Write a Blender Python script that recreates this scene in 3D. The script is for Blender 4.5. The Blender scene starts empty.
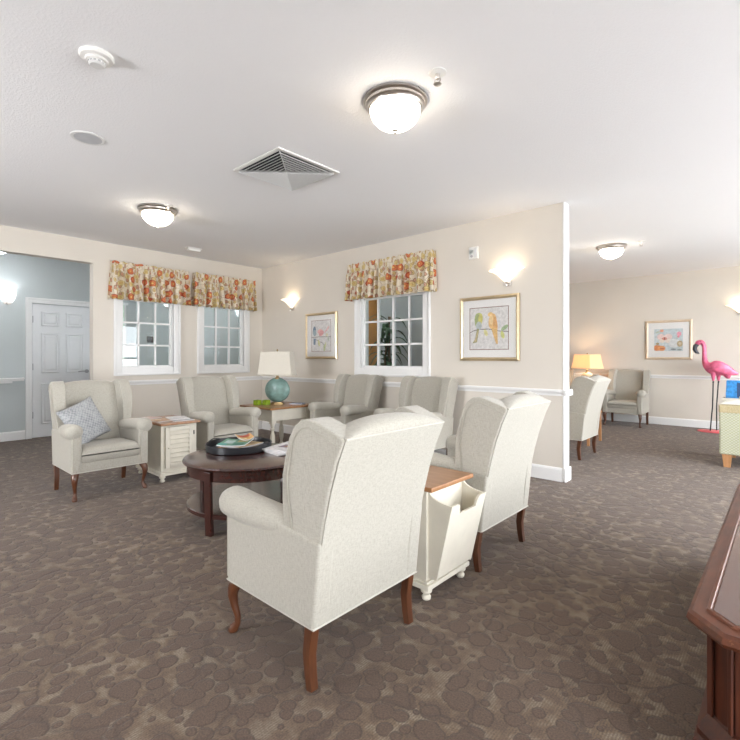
import bpy, bmesh, math, random
from mathutils import Vector, Matrix
random.seed(7)
PI = math.pi
S = bpy.context.scene
C = S.collection

# ------------------------------------------------------------------ camera
cam_d = bpy.data.cameras.new('camera'); cam = bpy.data.objects.new('camera', cam_d); C.objects.link(cam)
cam.location = (0, 0, 1.22)
cam.rotation_euler = (math.radians(90), 0, math.radians(42.2))
cam_d.sensor_width = 36; cam_d.lens = 36 * 462 / 740
cam_d.shift_y = -(370 - 357.6) / 740
cam_d.clip_start = 0.05
S.camera = cam

# ------------------------------------------------------------------ world, light, exposure
W = bpy.data.worlds.new('world'); S.world = W; W.use_nodes = True
wn = W.node_tree.nodes; wl = W.node_tree.links
wn['Background'].inputs['Color'].default_value = (0.92, 0.95, 1.0, 1)
wn['Background'].inputs['Strength'].default_value = 9.5
S.view_settings.view_transform = 'Standard'; S.view_settings.look = 'None'
S.view_settings.gamma = 1; S.view_settings.use_curve_mapping = False
S.view_settings.exposure = 0.44
S.cycles.use_denoising = True
S.cycles.max_bounces = 10; S.cycles.diffuse_bounces = 6; S.cycles.glossy_bounces = 4
S.cycles.transparent_max_bounces = 12; S.cycles.transmission_bounces = 6
S.cycles.sample_clamp_indirect = 6
S.cycles.caustics_reflective = False; S.cycles.caustics_refractive = False

def area(name, loc, rot, sx, sy, power, col, portal=False):
    l = bpy.data.lights.new(name, 'AREA'); l.shape = 'RECTANGLE'; l.size = sx; l.size_y = sy
    l.energy = power; l.color = col
    o = bpy.data.objects.new(name, l); C.objects.link(o); o.location = loc; o.rotation_euler = rot
    if portal: l.cycles.is_portal = True
    return o
# outdoor light enters by invented windows of the right wall (x=2.6) and of the wall behind the camera (y=-3)
RW = 2.6
DAY = [(5.0, 8.4), (2.4, 4.4), (-1.2, 1.0)]            # y spans of the right wall's windows
REAR = [(-4.6, -3.0)]        # x spans of the rear wall's windows
for a, b in DAY:
    area('daylight_portal', (RW + 0.15, (a + b) / 2, 1.2), (0, math.radians(90), 0), 2.2, b - a, 1, (1, 1, 1), True)
    area('daylight', (RW + 0.9, (a + b) / 2, .9), (0, math.radians(112), 0), 1.8, b - a + .3, 45 * (b - a), (0.90, 0.95, 1.0))  # added lamp outside the window, tilted up to brighten the ceiling
for a, b in REAR:
    area('daylight_portal', ((a + b) / 2, -3.15, 1.5), (math.radians(90), 0, 0), b - a, 1.5, 1, (1, 1, 1), True)
    area('daylight', ((a + b) / 2, -3.9, .9), (math.radians(120), 0, 0), b - a + .3, 1.8, 330, (0.96, 0.97, 1.0))  # added rear lamp, aimed upwards to lift the ceiling

# ------------------------------------------------------------------ materials
def new_mat(name):
    m = bpy.data.materials.new(name); m.use_nodes = True
    nt = m.node_tree; b = nt.nodes['Principled BSDF']
    return m, nt, b
def N(nt, t, **kw):
    n = nt.nodes.new(t)
    for k, v in kw.items():
        if k == 'ins':
            for i, x in v.items(): n.inputs[i].default_value = x
        else: setattr(n, k, v)
    return n
def ramp(nt, fac, stops, interp='LINEAR'):
    r = nt.nodes.new('ShaderNodeValToRGB'); r.color_ramp.interpolation = interp
    e = r.color_ramp.elements
    while len(e) < len(stops): e.new(0.5)
    for x, (p, c) in zip(e, stops):
        x.position = p; x.color = (*c, 1) if len(c) == 3 else c
    nt.links.new(fac, r.inputs[0]); return r.outputs[0]
def mixc(nt, fac, a, b, mode='MIX'):
    m = nt.nodes.new('ShaderNodeMix'); m.data_type = 'RGBA'; m.blend_type = mode
    for s, v in ((0, fac), (6, a), (7, b)):
        if isinstance(v, (int, float)): m.inputs[s].default_value = v
        elif isinstance(v, tuple): m.inputs[s].default_value = (*v, 1)
        else: nt.links.new(v, m.inputs[s])
    return m.outputs[2]
def math_(nt, op, a, b=None, c=None):
    m = nt.nodes.new('ShaderNodeMath'); m.operation = op
    for i, v in enumerate((a, b, c)):
        if v is None: continue
        if isinstance(v, (int, float)): m.inputs[i].default_value = v
        else: nt.links.new(v, m.inputs[i])
    return m.outputs[0]
def coord(nt, kind='Object', scale=(1, 1, 1), rot=(0, 0, 0)):
    t = nt.nodes.new('ShaderNodeTexCoord'); mp = nt.nodes.new('ShaderNodeMapping')
    mp.inputs['Scale'].default_value = scale; mp.inputs['Rotation'].default_value = rot
    nt.links.new(t.outputs[kind], mp.inputs[0]); return mp.outputs[0]
def noise(nt, vec, scale, detail=2, rough=.5):
    n = N(nt, 'ShaderNodeTexNoise', ins={'Scale': scale, 'Detail': detail, 'Roughness': rough})
    nt.links.new(vec, n.inputs['Vector']); return n.outputs['Fac']
def bump(nt, b, h, strength, dist=.01):
    n = N(nt, 'ShaderNodeBump', ins={'Strength': strength, 'Distance': dist})
    nt.links.new(h, n.inputs['Height']); nt.links.new(n.outputs[0], b.inputs['Normal'])

def plain(name, col, rough=.5, metal=0, var=.06, vs=12, bmp=0, emis=None, es=0, coat=0):
    m, nt, b = new_mat(name)
    v = coord(nt)
    n = noise(nt, v, vs, 3)
    c = tuple(col)
    dark = tuple(x * (1 - var) for x in c); lite = tuple(min(1, x * (1 + var)) for x in c)
    nt.links.new(ramp(nt, n, [(.3, dark), (.7, lite)]), b.inputs['Base Color'])
    b.inputs['Roughness'].default_value = rough; b.inputs['Metallic'].default_value = metal
    if coat: b.inputs['Coat Weight'].default_value = coat; b.inputs['Coat Roughness'].default_value = .08
    if bmp: bump(nt, b, noise(nt, v, vs * 8, 2), bmp, .003)
    if emis: b.inputs['Emission Color'].default_value = (*emis, 1); b.inputs['Emission Strength'].default_value = es
    return m

M = {}
M['wall'] = plain('wall_paint_beige', (0.680, 0.632, 0.560), .75, var=.012, vs=3, bmp=.12)
M['blue'] = plain('wall_paint_blue_grey', (0.54, 0.58, 0.58), .75, var=.015, vs=3, bmp=.1)
M['trim'] = plain('white_trim_paint', (0.83, 0.83, 0.82), .35, var=.01)
M['door'] = plain('white_door_paint', (0.80, 0.81, 0.82), .4, var=.01)
M['white'] = plain('white_plastic', (0.80, 0.79, 0.76), .45, var=.01)
M['offwhite'] = plain('grille_white', (0.72, 0.72, 0.71), .6, var=.01)
M['nickel'] = plain('brushed_nickel', (0.62, 0.58, 0.54), .28, 1, var=.05, vs=30)
M['steel'] = plain('satin_steel', (0.45, 0.45, 0.46), .35, 1, var=.05)
M['brass'] = plain('aged_brass', (0.40, 0.28, 0.14), .35, 1, var=.15, vs=30)
M['black'] = plain('black_lacquer', (0.022, 0.024, 0.028), .35, var=.1)
M['black_iron'] = plain('black_iron', (0.03, 0.03, 0.03), .5, .6)
M['gold'] = plain('champagne_frame', (0.66, 0.53, 0.34), .33, .75, var=.08, vs=20)
M['gold_pale'] = plain('pale_wood_frame', (0.72, 0.58, 0.42), .45, .1, var=.06, vs=20)
M['mat_board'] = plain('mat_board', (0.80, 0.79, 0.77), .8, var=.01)
M['dark_void'] = plain('dark_void', (0.03, 0.03, 0.035), .9)
M['louver_grey'] = plain('vent_grey', (0.60, 0.60, 0.59), .5, var=.01)
M['mid_grey'] = plain('mid_grey_plastic', (0.35, 0.35, 0.35), .5)
M['pink'] = plain('flamingo_pink', (0.75, 0.15, 0.27), .38, .15, var=.25, vs=14)
M['coral'] = plain('coral_base_paint', (0.80, 0.14, 0.16), .45, var=.1)
M['beak'] = plain('beak_black', (0.03, 0.035, 0.045), .3)
M['teal'] = plain('teal_glaze', (0.17, 0.275, 0.245), .4, var=.28, vs=14, coat=.15)
M['ivory_glaze'] = plain('ivory_glaze', (0.62, 0.60, 0.50), .25, var=.1, coat=.4)
M['green_glass'] = plain('lime_glass', (0.24, 0.36, 0.02), .15, var=.2, coat=.4)
M['blue_item'] = plain('blue_cover', (0.03, 0.25, 0.62), .35, var=.3, vs=30)
M['blue_dark'] = plain('navy_cover', (0.02, 0.06, 0.16), .35)
M['paper'] = plain('paper_white', (0.76, 0.75, 0.75), .7, var=.03, vs=40)
M['leaf'] = plain('leaf_green', (0.05, 0.11, 0.04), .45, var=.4, vs=10)
M['terracotta'] = plain('planter_brown', (0.20, 0.12, 0.07), .6)
M['lawn'] = plain('paving', (0.42, 0.41, 0.40), .9, var=.1, vs=3)
M['bark'] = plain('bark', (0.15, 0.1, 0.06), .9)
M['orange_wood'] = plain('honey_wood', (0.60, 0.27, 0.06), .35, var=.12, vs=4)
M['sign'] = plain('sign_dark', (0.03, 0.03, 0.035), .5)

def wood(name, c1, c2, rough=.35, scale=(3, 30, 30), coat=.3, bmp=.05, wear=None):
    m, nt, b = new_mat(name)
    v = coord(nt, scale=scale)
    n = noise(nt, v, 1.0, 6, .6)
    col = ramp(nt, n, [(.3, c1), (.7, c2)])
    if wear:
        w = noise(nt, coord(nt), 60, 4, .7)
        col = mixc(nt, ramp(nt, w, [(.62, (0, 0, 0)), (.7, (1, 1, 1))]), col, wear)
    nt.links.new(col, b.inputs['Base Color'])
    b.inputs['Roughness'].default_value = rough; b.inputs['Coat Weight'].default_value = coat
    b.inputs['Coat Roughness'].default_value = .15
    if bmp: bump(nt, b, n, bmp, .002)
    return m
M['leg'] = wood('walnut_leg', (0.065, 0.021, 0.009), (0.125, 0.043, 0.016), .35, (30, 30, 5))
M['mahogany'] = wood('dark_mahogany', (0.028, 0.008, 0.006), (0.062, 0.016, 0.011), .22, (5, 30, 30), .6)
M['top_wood'] = wood('brown_table_top', (0.27, 0.115, 0.042), (0.40, 0.20, 0.08), .35, (4, 30, 30), .3)
M['desk_top'] = wood('desk_top_brown', (0.075, 0.030, 0.020), (0.13, 0.055, 0.036), .25, (30, 4, 30), .6)
M['desk_edge'] = wood('desk_edge_worn', (0.085, 0.024, 0.010), (0.16, 0.048, 0.020), .42, (30, 6, 30), .08, .1)
M['desk_edge_chip'] = wood('desk_edge_chipped', (0.06, 0.015, 0.006), (0.14, 0.038, 0.013), .42, (30, 20, 30), .08, .3, (0.26, 0.12, 0.05))
M['desk_side'] = wood('desk_side_red', (0.035, 0.007, 0.003), (0.095, 0.022, 0.007), .42, (30, 30, 4), .08)
M['light_leg'] = wood('oak_leg', (0.45, 0.22, 0.09), (0.58, 0.30, 0.14), .4, (30, 30, 4), .2)
M['cream_paint'] = plain('antique_cream_paint', (0.70, 0.66, 0.56), .5, var=.05, vs=9, bmp=.1)

# upholstery: cream linen weave
def fabric(name, a, b_, c, sc=1.0):
    m, nt, b = new_mat(name)
    v1 = coord(nt, scale=(260 * sc, 260 * sc, 45 * sc)); v2 = coord(nt, scale=(60 * sc, 60 * sc, 420 * sc))
    n1 = noise(nt, v1, 1, 2); n2 = noise(nt, v2, 1, 2)
    s = math_(nt, 'ADD', math_(nt, 'MULTIPLY', n1, .5), math_(nt, 'MULTIPLY', n2, .5))
    col = ramp(nt, s, [(.36, a), (.5, b_), (.64, c)])
    nt.links.new(col, b.inputs['Base Color'])
    b.inputs['Roughness'].default_value = .9
    b.inputs['Sheen Weight'].default_value = .25
    bump(nt, b, s, .25, .0015)
    return m
M['linen'] = fabric('cream_linen', (0.355, 0.334, 0.282), (0.410, 0.388, 0.332), (0.452, 0.430, 0.374))
M['piping'] = plain('cream_piping', (0.40, 0.38, 0.32), .8)
M['piping_light'] = plain('pale_piping', (0.52, 0.50, 0.44), .8)
M['shade'] = fabric('linen_lamp_shade', (0.56, 0.52, 0.44), (0.62, 0.58, 0.50), (0.68, 0.64, 0.56), 2)

def lit_shade():
    m, nt, b = new_mat('lit_fabric_shade')
    b.inputs['Base Color'].default_value = (0.76, 0.62, 0.45, 1); b.inputs['Roughness'].default_value = .9
    b.inputs['Emission Color'].default_value = (1.0, 0.70, 0.38, 1); b.inputs['Emission Strength'].default_value = .5
    tr = N(nt, 'ShaderNodeBsdfTranslucent', ins={'Color': (0.95, 0.74, 0.50, 1)})
    mx = N(nt, 'ShaderNodeMixShader', ins={0: .45})
    nt.links.new(b.outputs[0], mx.inputs[1]); nt.links.new(tr.outputs[0], mx.inputs[2])
    nt.links.new(mx.outputs[0], nt.nodes['Material Output'].inputs[0]); return m
M['shade_lit'] = lit_shade()

def pillow_mat():
    m, nt, b = new_mat('grey_checked_knit')
    v = coord(nt, scale=(1, 1, 1))
    ck = N(nt, 'ShaderNodeTexChecker', ins={'Scale': 62.0}); nt.links.new(v, ck.inputs['Vector'])
    n = noise(nt, v, 22, 3)
    base = ramp(nt, n, [(.35, (0.23, 0.24, 0.25)), (.65, (0.36, 0.37, 0.375))])
    nt.links.new(mixc(nt, ck.outputs['Fac'], base, mixc(nt, .55, base, (0.47, 0.475, 0.48))), b.inputs['Base Color'])
    b.inputs['Roughness'].default_value = .95
    bump(nt, b, ck.outputs['Fac'], .4, .004); return m
M['pillow'] = pillow_mat()

def lattice_mat():
    m, nt, b = new_mat('green_lattice_fabric')
    t = coord(nt)
    sp = N(nt, 'ShaderNodeSeparateXYZ'); nt.links.new(t, sp.inputs[0])
    xy = math_(nt, 'ADD', sp.outputs[0], sp.outputs[1])
    out = None
    for sg in (1, -1):
        a = math_(nt, 'ADD', math_(nt, 'MULTIPLY', xy, 28.0), math_(nt, 'MULTIPLY', sp.outputs[2], 34.0 * sg))
        f = math_(nt, 'ABSOLUTE', math_(nt, 'SUBTRACT', math_(nt, 'FRACT', a), .5))
        g = math_(nt, 'LESS_THAN', f, .10)
        out = g if out is None else math_(nt, 'MAXIMUM', out, g)
    nt.links.new(mixc(nt, out, (0.56, 0.57, 0.45), (0.40, 0.41, 0.24)), b.inputs['Base Color'])
    b.inputs['Roughness'].default_value = .9; return m
M['lattice'] = lattice_mat()
M['gold_fabric'] = fabric('gold_fabric', (0.42, 0.34, 0.18), (0.52, 0.44, 0.26), (0.6, 0.52, 0.34))
M['cream_cushion'] = fabric('cream_cushion', (0.66, 0.64, 0.56), (0.74, 0.72, 0.65), (0.8, 0.78, 0.72))

def carpet():
    m, nt, b = new_mat('floral_carpet')
    v0 = coord(nt)
    # gentle warp so that the blobs are not perfect circles
    wn_ = N(nt, 'ShaderNodeTexNoise', ins={'Scale': 9.0, 'Detail': 2.0}); nt.links.new(v0, wn_.inputs['Vector'])
    wv = N(nt, 'ShaderNodeVectorMath', operation='MULTIPLY_ADD')
    nt.links.new(wn_.outputs['Color'], wv.inputs[0]); wv.inputs[1].default_value = (.03, .03, 0); nt.links.new(v0, wv.inputs[2])
    v = wv.outputs[0]
    def blobs(scale, r0, r1, off):
        mp = N(nt, 'ShaderNodeMapping', ins={'Location': (off, off * .7, 0)}); nt.links.new(v, mp.inputs[0])
        vo = N(nt, 'ShaderNodeTexVoronoi', voronoi_dimensions='2D', ins={'Scale': scale, 'Randomness': .8}); nt.links.new(mp.outputs[0], vo.inputs['Vector'])
        sc = N(nt, 'ShaderNodeSeparateColor'); nt.links.new(vo.outputs['Color'], sc.inputs[0])
        rad = math_(nt, 'MULTIPLY_ADD', sc.outputs[0], r1 - r0, r0)
        return math_(nt, 'SUBTRACT', rad, vo.outputs['Distance'])      # >0 inside
    b1 = blobs(8.5, .20, .44, 0); b2 = blobs(14.0, .14, .42, 3.3)
    def sm(x, w): return N_clamp(x, w)
    def N_clamp(x, w):
        mr = N(nt, 'ShaderNodeMapRange', ins={'From Min': -w, 'From Max': w}); nt.links.new(x, mr.inputs[0]); return mr.outputs[0]
    inside = math_(nt, 'MAXIMUM', sm(b1, .03), sm(b2, .04))
    # outline grooves round the blobs
    def groove(x, w):
        a = math_(nt, 'ABSOLUTE', x); mr = N(nt, 'ShaderNodeMapRange', ins={'From Min': 0.0, 'From Max': w, 'To Min': 1.0, 'To Max': 0.0}); nt.links.new(a, mr.inputs[0]); return mr.outputs[0]
    g = math_(nt, 'MULTIPLY', groove(b1, .05), math_(nt, 'SUBTRACT', 1.0, math_(nt, 'MULTIPLY', sm(b2, .04), .7)))
    g = math_(nt, 'MAXIMUM', g, math_(nt, 'MULTIPLY', groove(b2, .06), math_(nt, 'SUBTRACT', 1.0, sm(b1, .03))))
    # vines
    w2 = N(nt, 'ShaderNodeTexNoise', ins={'Scale': 2.2, 'Detail': 3.0}); nt.links.new(v0, w2.inputs['Vector'])
    vv = N(nt, 'ShaderNodeVectorMath', operation='MULTIPLY_ADD'); nt.links.new(w2.outputs['Color'], vv.inputs[0]); vv.inputs[1].default_value = (.5, .5, 0); nt.links.new(v0, vv.inputs[2])
    vo = N(nt, 'ShaderNodeTexVoronoi', voronoi_dimensions='2D', feature='DISTANCE_TO_EDGE', ins={'Scale': 2.6}); nt.links.new(vv.outputs[0], vo.inputs['Vector'])
    mr = N(nt, 'ShaderNodeMapRange', ins={'From Min': .012, 'From Max': .035, 'To Min': 1.0, 'To Max': 0.0}); nt.links.new(vo.outputs['Distance'], mr.inputs[0])
    vine = mr.outputs[0]
    # ground between blobs: tan with lighter ribbed patches
    n1 = noise(nt, v0, 13, 3); st = N(nt, 'ShaderNodeTexWave', wave_type='BANDS', bands_direction='X', ins={'Scale': 34.0, 'Distortion': 1.5, 'Detail': 2.0})
    nt.links.new(coord(nt, rot=(0, 0, .0)), st.inputs['Vector'])
    ground = ramp(nt, n1, [(.40, (0.128, 0.086, 0.060)), (.50, (0.205, 0.140, 0.086)), (.62, (0.31, 0.25, 0.185))])
    ground = mixc(nt, math_(nt, 'MULTIPLY', st.outputs['Fac'], .55), ground, (0.095, 0.070, 0.052))
    blob = (0.118, 0.079, 0.057)
    big = noise(nt, v0, 1.3, 2)
    keep = ramp(nt, big, [(.36, (.85, .85, .85)), (.62, (.4, .4, .4))])
    col = mixc(nt, inside, mixc(nt, keep, (0.127, 0.087, 0.063), ground), blob)
    col = mixc(nt, math_(nt, 'MULTIPLY', g, .60), col, (0.058, 0.042, 0.034))
    col = mixc(nt, math_(nt, 'MULTIPLY', vine, .38), col, (0.062, 0.045, 0.037))
    # pile grain
    gr = noise(nt, v0, 160, 2)
    col = mixc(nt, 1.0, col, ramp(nt, gr, [(.3, (.72, .72, .72)), (.7, (1.22, 1.22, 1.22))]), 'MULTIPLY')
    nt.links.new(col, b.inputs['Base Color'])
    b.inputs['Roughness'].default_value = .95
    b.inputs['Sheen Weight'].default_value = .12; b.inputs['Sheen Roughness'].default_value = .45
    h = math_(nt, 'SUBTRACT', math_(nt, 'MULTIPLY', inside, .5), math_(nt, 'MULTIPLY', math_(nt, 'MAXIMUM', g, vine), .6))
    h = math_(nt, 'ADD', h, math_(nt, 'MULTIPLY', gr, .6))
    bump(nt, b, h, .5, .005)
    return m
M['carpet'] = carpet()

def ceiling_mat():
    m, nt, b = new_mat('textured_ceiling')
    v = coord(nt)
    b.inputs['Base Color'].default_value = (0.84, 0.84, 0.85, 1); b.inputs['Roughness'].default_value = .9
    n = noise(nt, v, 70, 3, .6)
    bump(nt, b, ramp(nt, n, [(.45, (0, 0, 0)), (.62, (1, 1, 1))]), .2, .004); return m
M['ceiling'] = ceiling_mat()

def floral():
    m, nt, b = new_mat('floral_valance_print')
    uv = coord(nt, 'UV')
    wn2 = N(nt, 'ShaderNodeTexNoise', ins={'Scale': 14.0, 'Detail': 2.0}); nt.links.new(uv, wn2.inputs['Vector'])
    wv = N(nt, 'ShaderNodeVectorMath', operation='MULTIPLY_ADD'); nt.links.new(wn2.outputs['Color'], wv.inputs[0]); wv.inputs[1].default_value = (.02, .02, 0); nt.links.new(uv, wv.inputs[2])
    base = (0.66, 0.585, 0.46)
    def layer(col, scale, rings, thr, off, stretch=(1, 1, 1), rot=0):
        mp = N(nt, 'ShaderNodeMapping', ins={'Location': (off, off * 1.7, 0), 'Scale': stretch, 'Rotation': (0, 0, rot)}); nt.links.new(wv.outputs[0], mp.inputs[0])
        vo = N(nt, 'ShaderNodeTexVoronoi', voronoi_dimensions='2D', ins={'Scale': scale, 'Randomness': .75}); nt.links.new(mp.outputs[0], vo.inputs['Vector'])
        sc = N(nt, 'ShaderNodeSeparateColor'); nt.links.new(vo.outputs['Color'], sc.inputs[0])
        on = math_(nt, 'GREATER_THAN', sc.outputs[1], thr)
        r = rings[-1][0]
        ins = math_(nt, 'MULTIPLY', on, math_(nt, 'LESS_THAN', vo.outputs['Distance'], r))
        return mixc(nt, ins, col, ramp(nt, vo.outputs['Distance'], [(p if i else 0, c) for i, (p, c) in enumerate(rings)], 'CONSTANT'))
    # thin brown stems
    vo = N(nt, 'ShaderNodeTexVoronoi', voronoi_dimensions='2D', feature='DISTANCE_TO_EDGE', ins={'Scale': 12.0}); nt.links.new(wv.outputs[0], vo.inputs['Vector'])
    stem = math_(nt, 'LESS_THAN', vo.outputs['Distance'], .022)
    col = mixc(nt, stem, base, (0.34, 0.25, 0.16))
    col = layer(col, 15, [(0, (0.34, 0.22, 0.10)), (.08, (0.58, 0.44, 0.20)), (.20, (0.36, 0.25, 0.11)), (.30, base)], .38, 1.3, (1.5, .7, 1), .6)
    col = layer(col, 14, [(0, (0.42, 0.16, 0.09)), (.08, (0.55, 0.34, 0.24)), (.18, (0.26, 0.15, 0.09)), (.28, base)], .38, 4.1, (1.5, .7, 1), -.7)
    col = layer(col, 10, [(0, (0.60, 0.42, 0.16)), (.10, (0.40, 0.28, 0.10)), (.16, (0.62, 0.50, 0.24)), (.26, (0.46, 0.34, 0.14)), (.34, base)], .50, 11.9)
    col = layer(col, 8, [(0, (0.72, 0.42, 0.14)), (.10, (0.36, 0.08, 0.03)), (.15, (0.60, 0.19, 0.07)), (.27, (0.36, 0.06, 0.03)), (.36, base)], .55, 7.7)
    nt.links.new(col, b.inputs['Base Color']); b.inputs['Roughness'].default_value = .85
    return m
M['floral'] = floral()

def schlick(nt, f0, k):
    lw = N(nt, 'ShaderNodeLayerWeight', ins={'Blend': .5})
    return math_(nt, 'ADD', math_(nt, 'MULTIPLY', math_(nt, 'POWER', lw.outputs['Facing'], 5.0), k), f0)
def glass_pane():
    m, nt, b = new_mat('window_glass')
    tr = N(nt, 'ShaderNodeBsdfTransparent', ins={'Color': (.94, .97, .97, 1)}); gl = N(nt, 'ShaderNodeBsdfGlossy', ins={'Roughness': .02})
    fr = schlick(nt, .035, .9); mx = N(nt, 'ShaderNodeMixShader')
    nt.links.new(fr, mx.inputs[0]); nt.links.new(tr.outputs[0], mx.inputs[1]); nt.links.new(gl.outputs[0], mx.inputs[2])
    nt.links.new(mx.outputs[0], nt.nodes['Material Output'].inputs[0]); return m
M['glass'] = glass_pane()
def pic_glass():
    m, nt, b = new_mat('picture_glass')
    tr = N(nt, 'ShaderNodeBsdfTransparent'); gl = N(nt, 'ShaderNodeBsdfGlossy', ins={'Roughness': .03})
    fr = schlick(nt, .022, .6); mx = N(nt, 'ShaderNodeMixShader')
    nt.links.new(fr, mx.inputs[0]); nt.links.new(tr.outputs[0], mx.inputs[1]); nt.links.new(gl.outputs[0], mx.inputs[2])
    nt.links.new(mx.outputs[0], nt.nodes['Material Output'].inputs[0]); return m
M['pic_glass'] = pic_glass()
M['dome'] = plain('frosted_lamp_glass', (0.9, 0.86, 0.78), .4, var=0, emis=(1.0, 0.88, 0.72), es=13.0)
M['dome_cool'] = plain('bright_white_lamp_glass', (0.9, 0.9, 0.9), .4, var=0, emis=(0.95, 0.97, 1.0), es=30)  # strong glow for the added corridor lamps only
M['sconce'] = plain('lit_sconce_glass', (0.9, 0.85, 0.76), .5, var=0, emis=(1.0, 0.86, 0.68), es=.85)
M['sconce_cool'] = plain('lit_white_sconce_glass', (0.9, 0.9, 0.88), .5, var=0, emis=(0.95, 0.97, 1.0), es=1.0)

_flat = {}
def flat(col, rough=.6):
    k = (tuple(round(x, 3) for x in col), rough)
    if k not in _flat: _flat[k] = plain('print_ink_%d' % len(_flat), col, rough, var=.15, vs=40)
    return _flat[k]

# ------------------------------------------------------------------ mesh helpers
class MB:
    def __init__(s): s.v = []; s.f = []; s.m = []; s.uv = None; s.mats = []
    def mi(s, mat):
        if mat is None: mat = s.mats[0] if s.mats else None
        if mat not in s.mats: s.mats.append(mat)
        return s.mats.index(mat)
    def add(s, vs, fs, mat=None):
        o = len(s.v); s.v += [tuple(x) for x in vs]; k = s.mi(mat)
        for f in fs: s.f.append([o + i for i in f]); s.m.append(k)
        return s
    def box(s, a, b, mat=None):
        x0, y0, z0 = (min(p, q) for p, q in zip(a, b)); x1, y1, z1 = (max(p, q) for p, q in zip(a, b))
        vs = [(x0, y0, z0), (x1, y0, z0), (x1, y1, z0), (x0, y1, z0), (x0, y0, z1), (x1, y0, z1), (x1, y1, z1), (x0, y1, z1)]
        return s.add(vs, [(0, 3, 2, 1), (4, 5, 6, 7), (0, 1, 5, 4), (1, 2, 6, 5), (2, 3, 7, 6), (3, 0, 4, 7)], mat)
    def lathe(s, prof, n=32, mat=None, c=(0, 0, 0), sx=1, sy=1, a0=0):
        vs = []; fs = []
        for r, z in prof:
            for i in range(n):
                a = a0 + 2 * PI * i / n; vs.append((c[0] + r * sx * math.cos(a), c[1] + r * sy * math.sin(a), c[2] + z))
        for j in range(len(prof) - 1):
            for i in range(n):
                k = (i + 1) % n; fs.append((j * n + i, j * n + k, (j + 1) * n + k, (j + 1) * n + i))
        fs.append(tuple(range(n))[::-1]); fs.append(tuple((len(prof) - 1) * n + i for i in range(n)))
        return s.add(vs, fs, mat)
    def sweep(s, path, rad, n=12, mat=None, up=(0, 0, 1), caps=True, phase=0):
        P_ = [Vector(p) for p in path]; vs = []; fs = []; up = Vector(up)
        dd = (P_[-1] - P_[0])
        if dd.length > 1e-5 and abs(dd.normalized().dot(up)) > .75: up = Vector((0, 1, 0)) if abs(dd.normalized().y) < .6 else Vector((1, 0, 0))
        for i, p in enumerate(P_):
            t = (P_[min(i + 1, len(P_) - 1)] - P_[max(i - 1, 0)]).normalized()
            u = up.cross(t)
            if u.length < 1e-4: u = Vector((1, 0, 0)).cross(t)
            u.normalize(); w = t.cross(u)
            r = rad[i] if isinstance(rad, (list, tuple)) and not isinstance(rad[0], (int, float)) or isinstance(rad, list) else rad
            ra, rb = (r if isinstance(r, (list, tuple)) else (r, r))
            for k in range(n):
                a = 2 * PI * k / n + phase; vs.append(p + u * (ra * math.cos(a)) + w * (rb * math.sin(a)))
        for j in range(len(P_) - 1):
            for i in range(n):
                k = (i + 1) % n; fs.append((j * n + i, j * n + k, (j + 1) * n + k, (j + 1) * n + i))
        if caps: fs.append(tuple(range(n))[::-1]); fs.append(tuple((len(P_) - 1) * n + i for i in range(n)))
        return s.add(vs, fs, mat)
    def prism(s, pts, axis, a, b, mat=None):
        """2-D outline extruded along axis between a and b; pts are the other two coordinates in order."""
        def mk(p, t):
            if axis == 'x': return (t, p[0], p[1])
            if axis == 'y': return (p[0], t, p[1])
            return (p[0], p[1], t)
        n = len(pts); vs = [mk(p, a) for p in pts] + [mk(p, b) for p in pts]
        fs = [tuple(range(n))[::-1], tuple(range(n, 2 * n))] + [(i, (i + 1) % n, n + (i + 1) % n, n + i) for i in range(n)]
        return s.add(vs, fs, mat)
    def grid(s, fn, nu, nv, mat=None, closed_u=False):
        vs = [fn(i / nu, j / nv) for j in range(nv + 1) for i in range(nu + 1)]
        fs = [(j * (nu + 1) + i, j * (nu + 1) + i + 1, (j + 1) * (nu + 1) + i + 1, (j + 1) * (nu + 1) + i) for j in range(nv) for i in range(nu)]
        return s.add(vs, fs, mat)
    def xf(s, mtx):
        s.v = [tuple(mtx @ Vector(p)) for p in s.v]; return s
    def build(s, name, mat=None, parent=None, bevel=0, seg=2, smooth=False, solid=0, sub=0, auto=True):
        me = bpy.data.meshes.new(name); me.from_pydata(s.v, [], s.f)
        mats = [mat if x is None else x for x in s.mats] or [mat]
        for x in mats: me.materials.append(M[x] if isinstance(x, str) else x)
        for p, k in zip(me.polygons, s.m): p.material_index = k
        bm = bmesh.new(); bm.from_mesh(me)
        bmesh.ops.remove_doubles(bm, verts=bm.verts, dist=1e-5)
        bmesh.ops.recalc_face_normals(bm, faces=bm.faces); bm.to_mesh(me); bm.free()
        if smooth:
            for p in me.polygons: p.use_smooth = True
            try: me.set_sharp_from_angle(angle=math.radians(smooth if smooth is not True else 50))
            except Exception: pass
        o = bpy.data.objects.new(name, me); C.objects.link(o)
        if parent is not None: o.parent = parent
        if solid: md = o.modifiers.new('s', 'SOLIDIFY'); md.thickness = solid; md.offset = 0
        if bevel:
            md = o.modifiers.new('b', 'BEVEL'); md.width = bevel; md.segments = seg; md.limit_method = 'ANGLE'; md.angle_limit = math.radians(40)
            md.harden_normals = False
            for p in me.polygons: p.use_smooth = True
            try: me.set_sharp_from_angle(angle=math.radians(180))
            except Exception: pass
            wn_ = o.modifiers.new('w', 'WEIGHTED_NORMAL')
        if sub: md = o.modifiers.new('d', 'SUBSURF'); md.levels = sub; md.render_levels = sub
        return o

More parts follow.
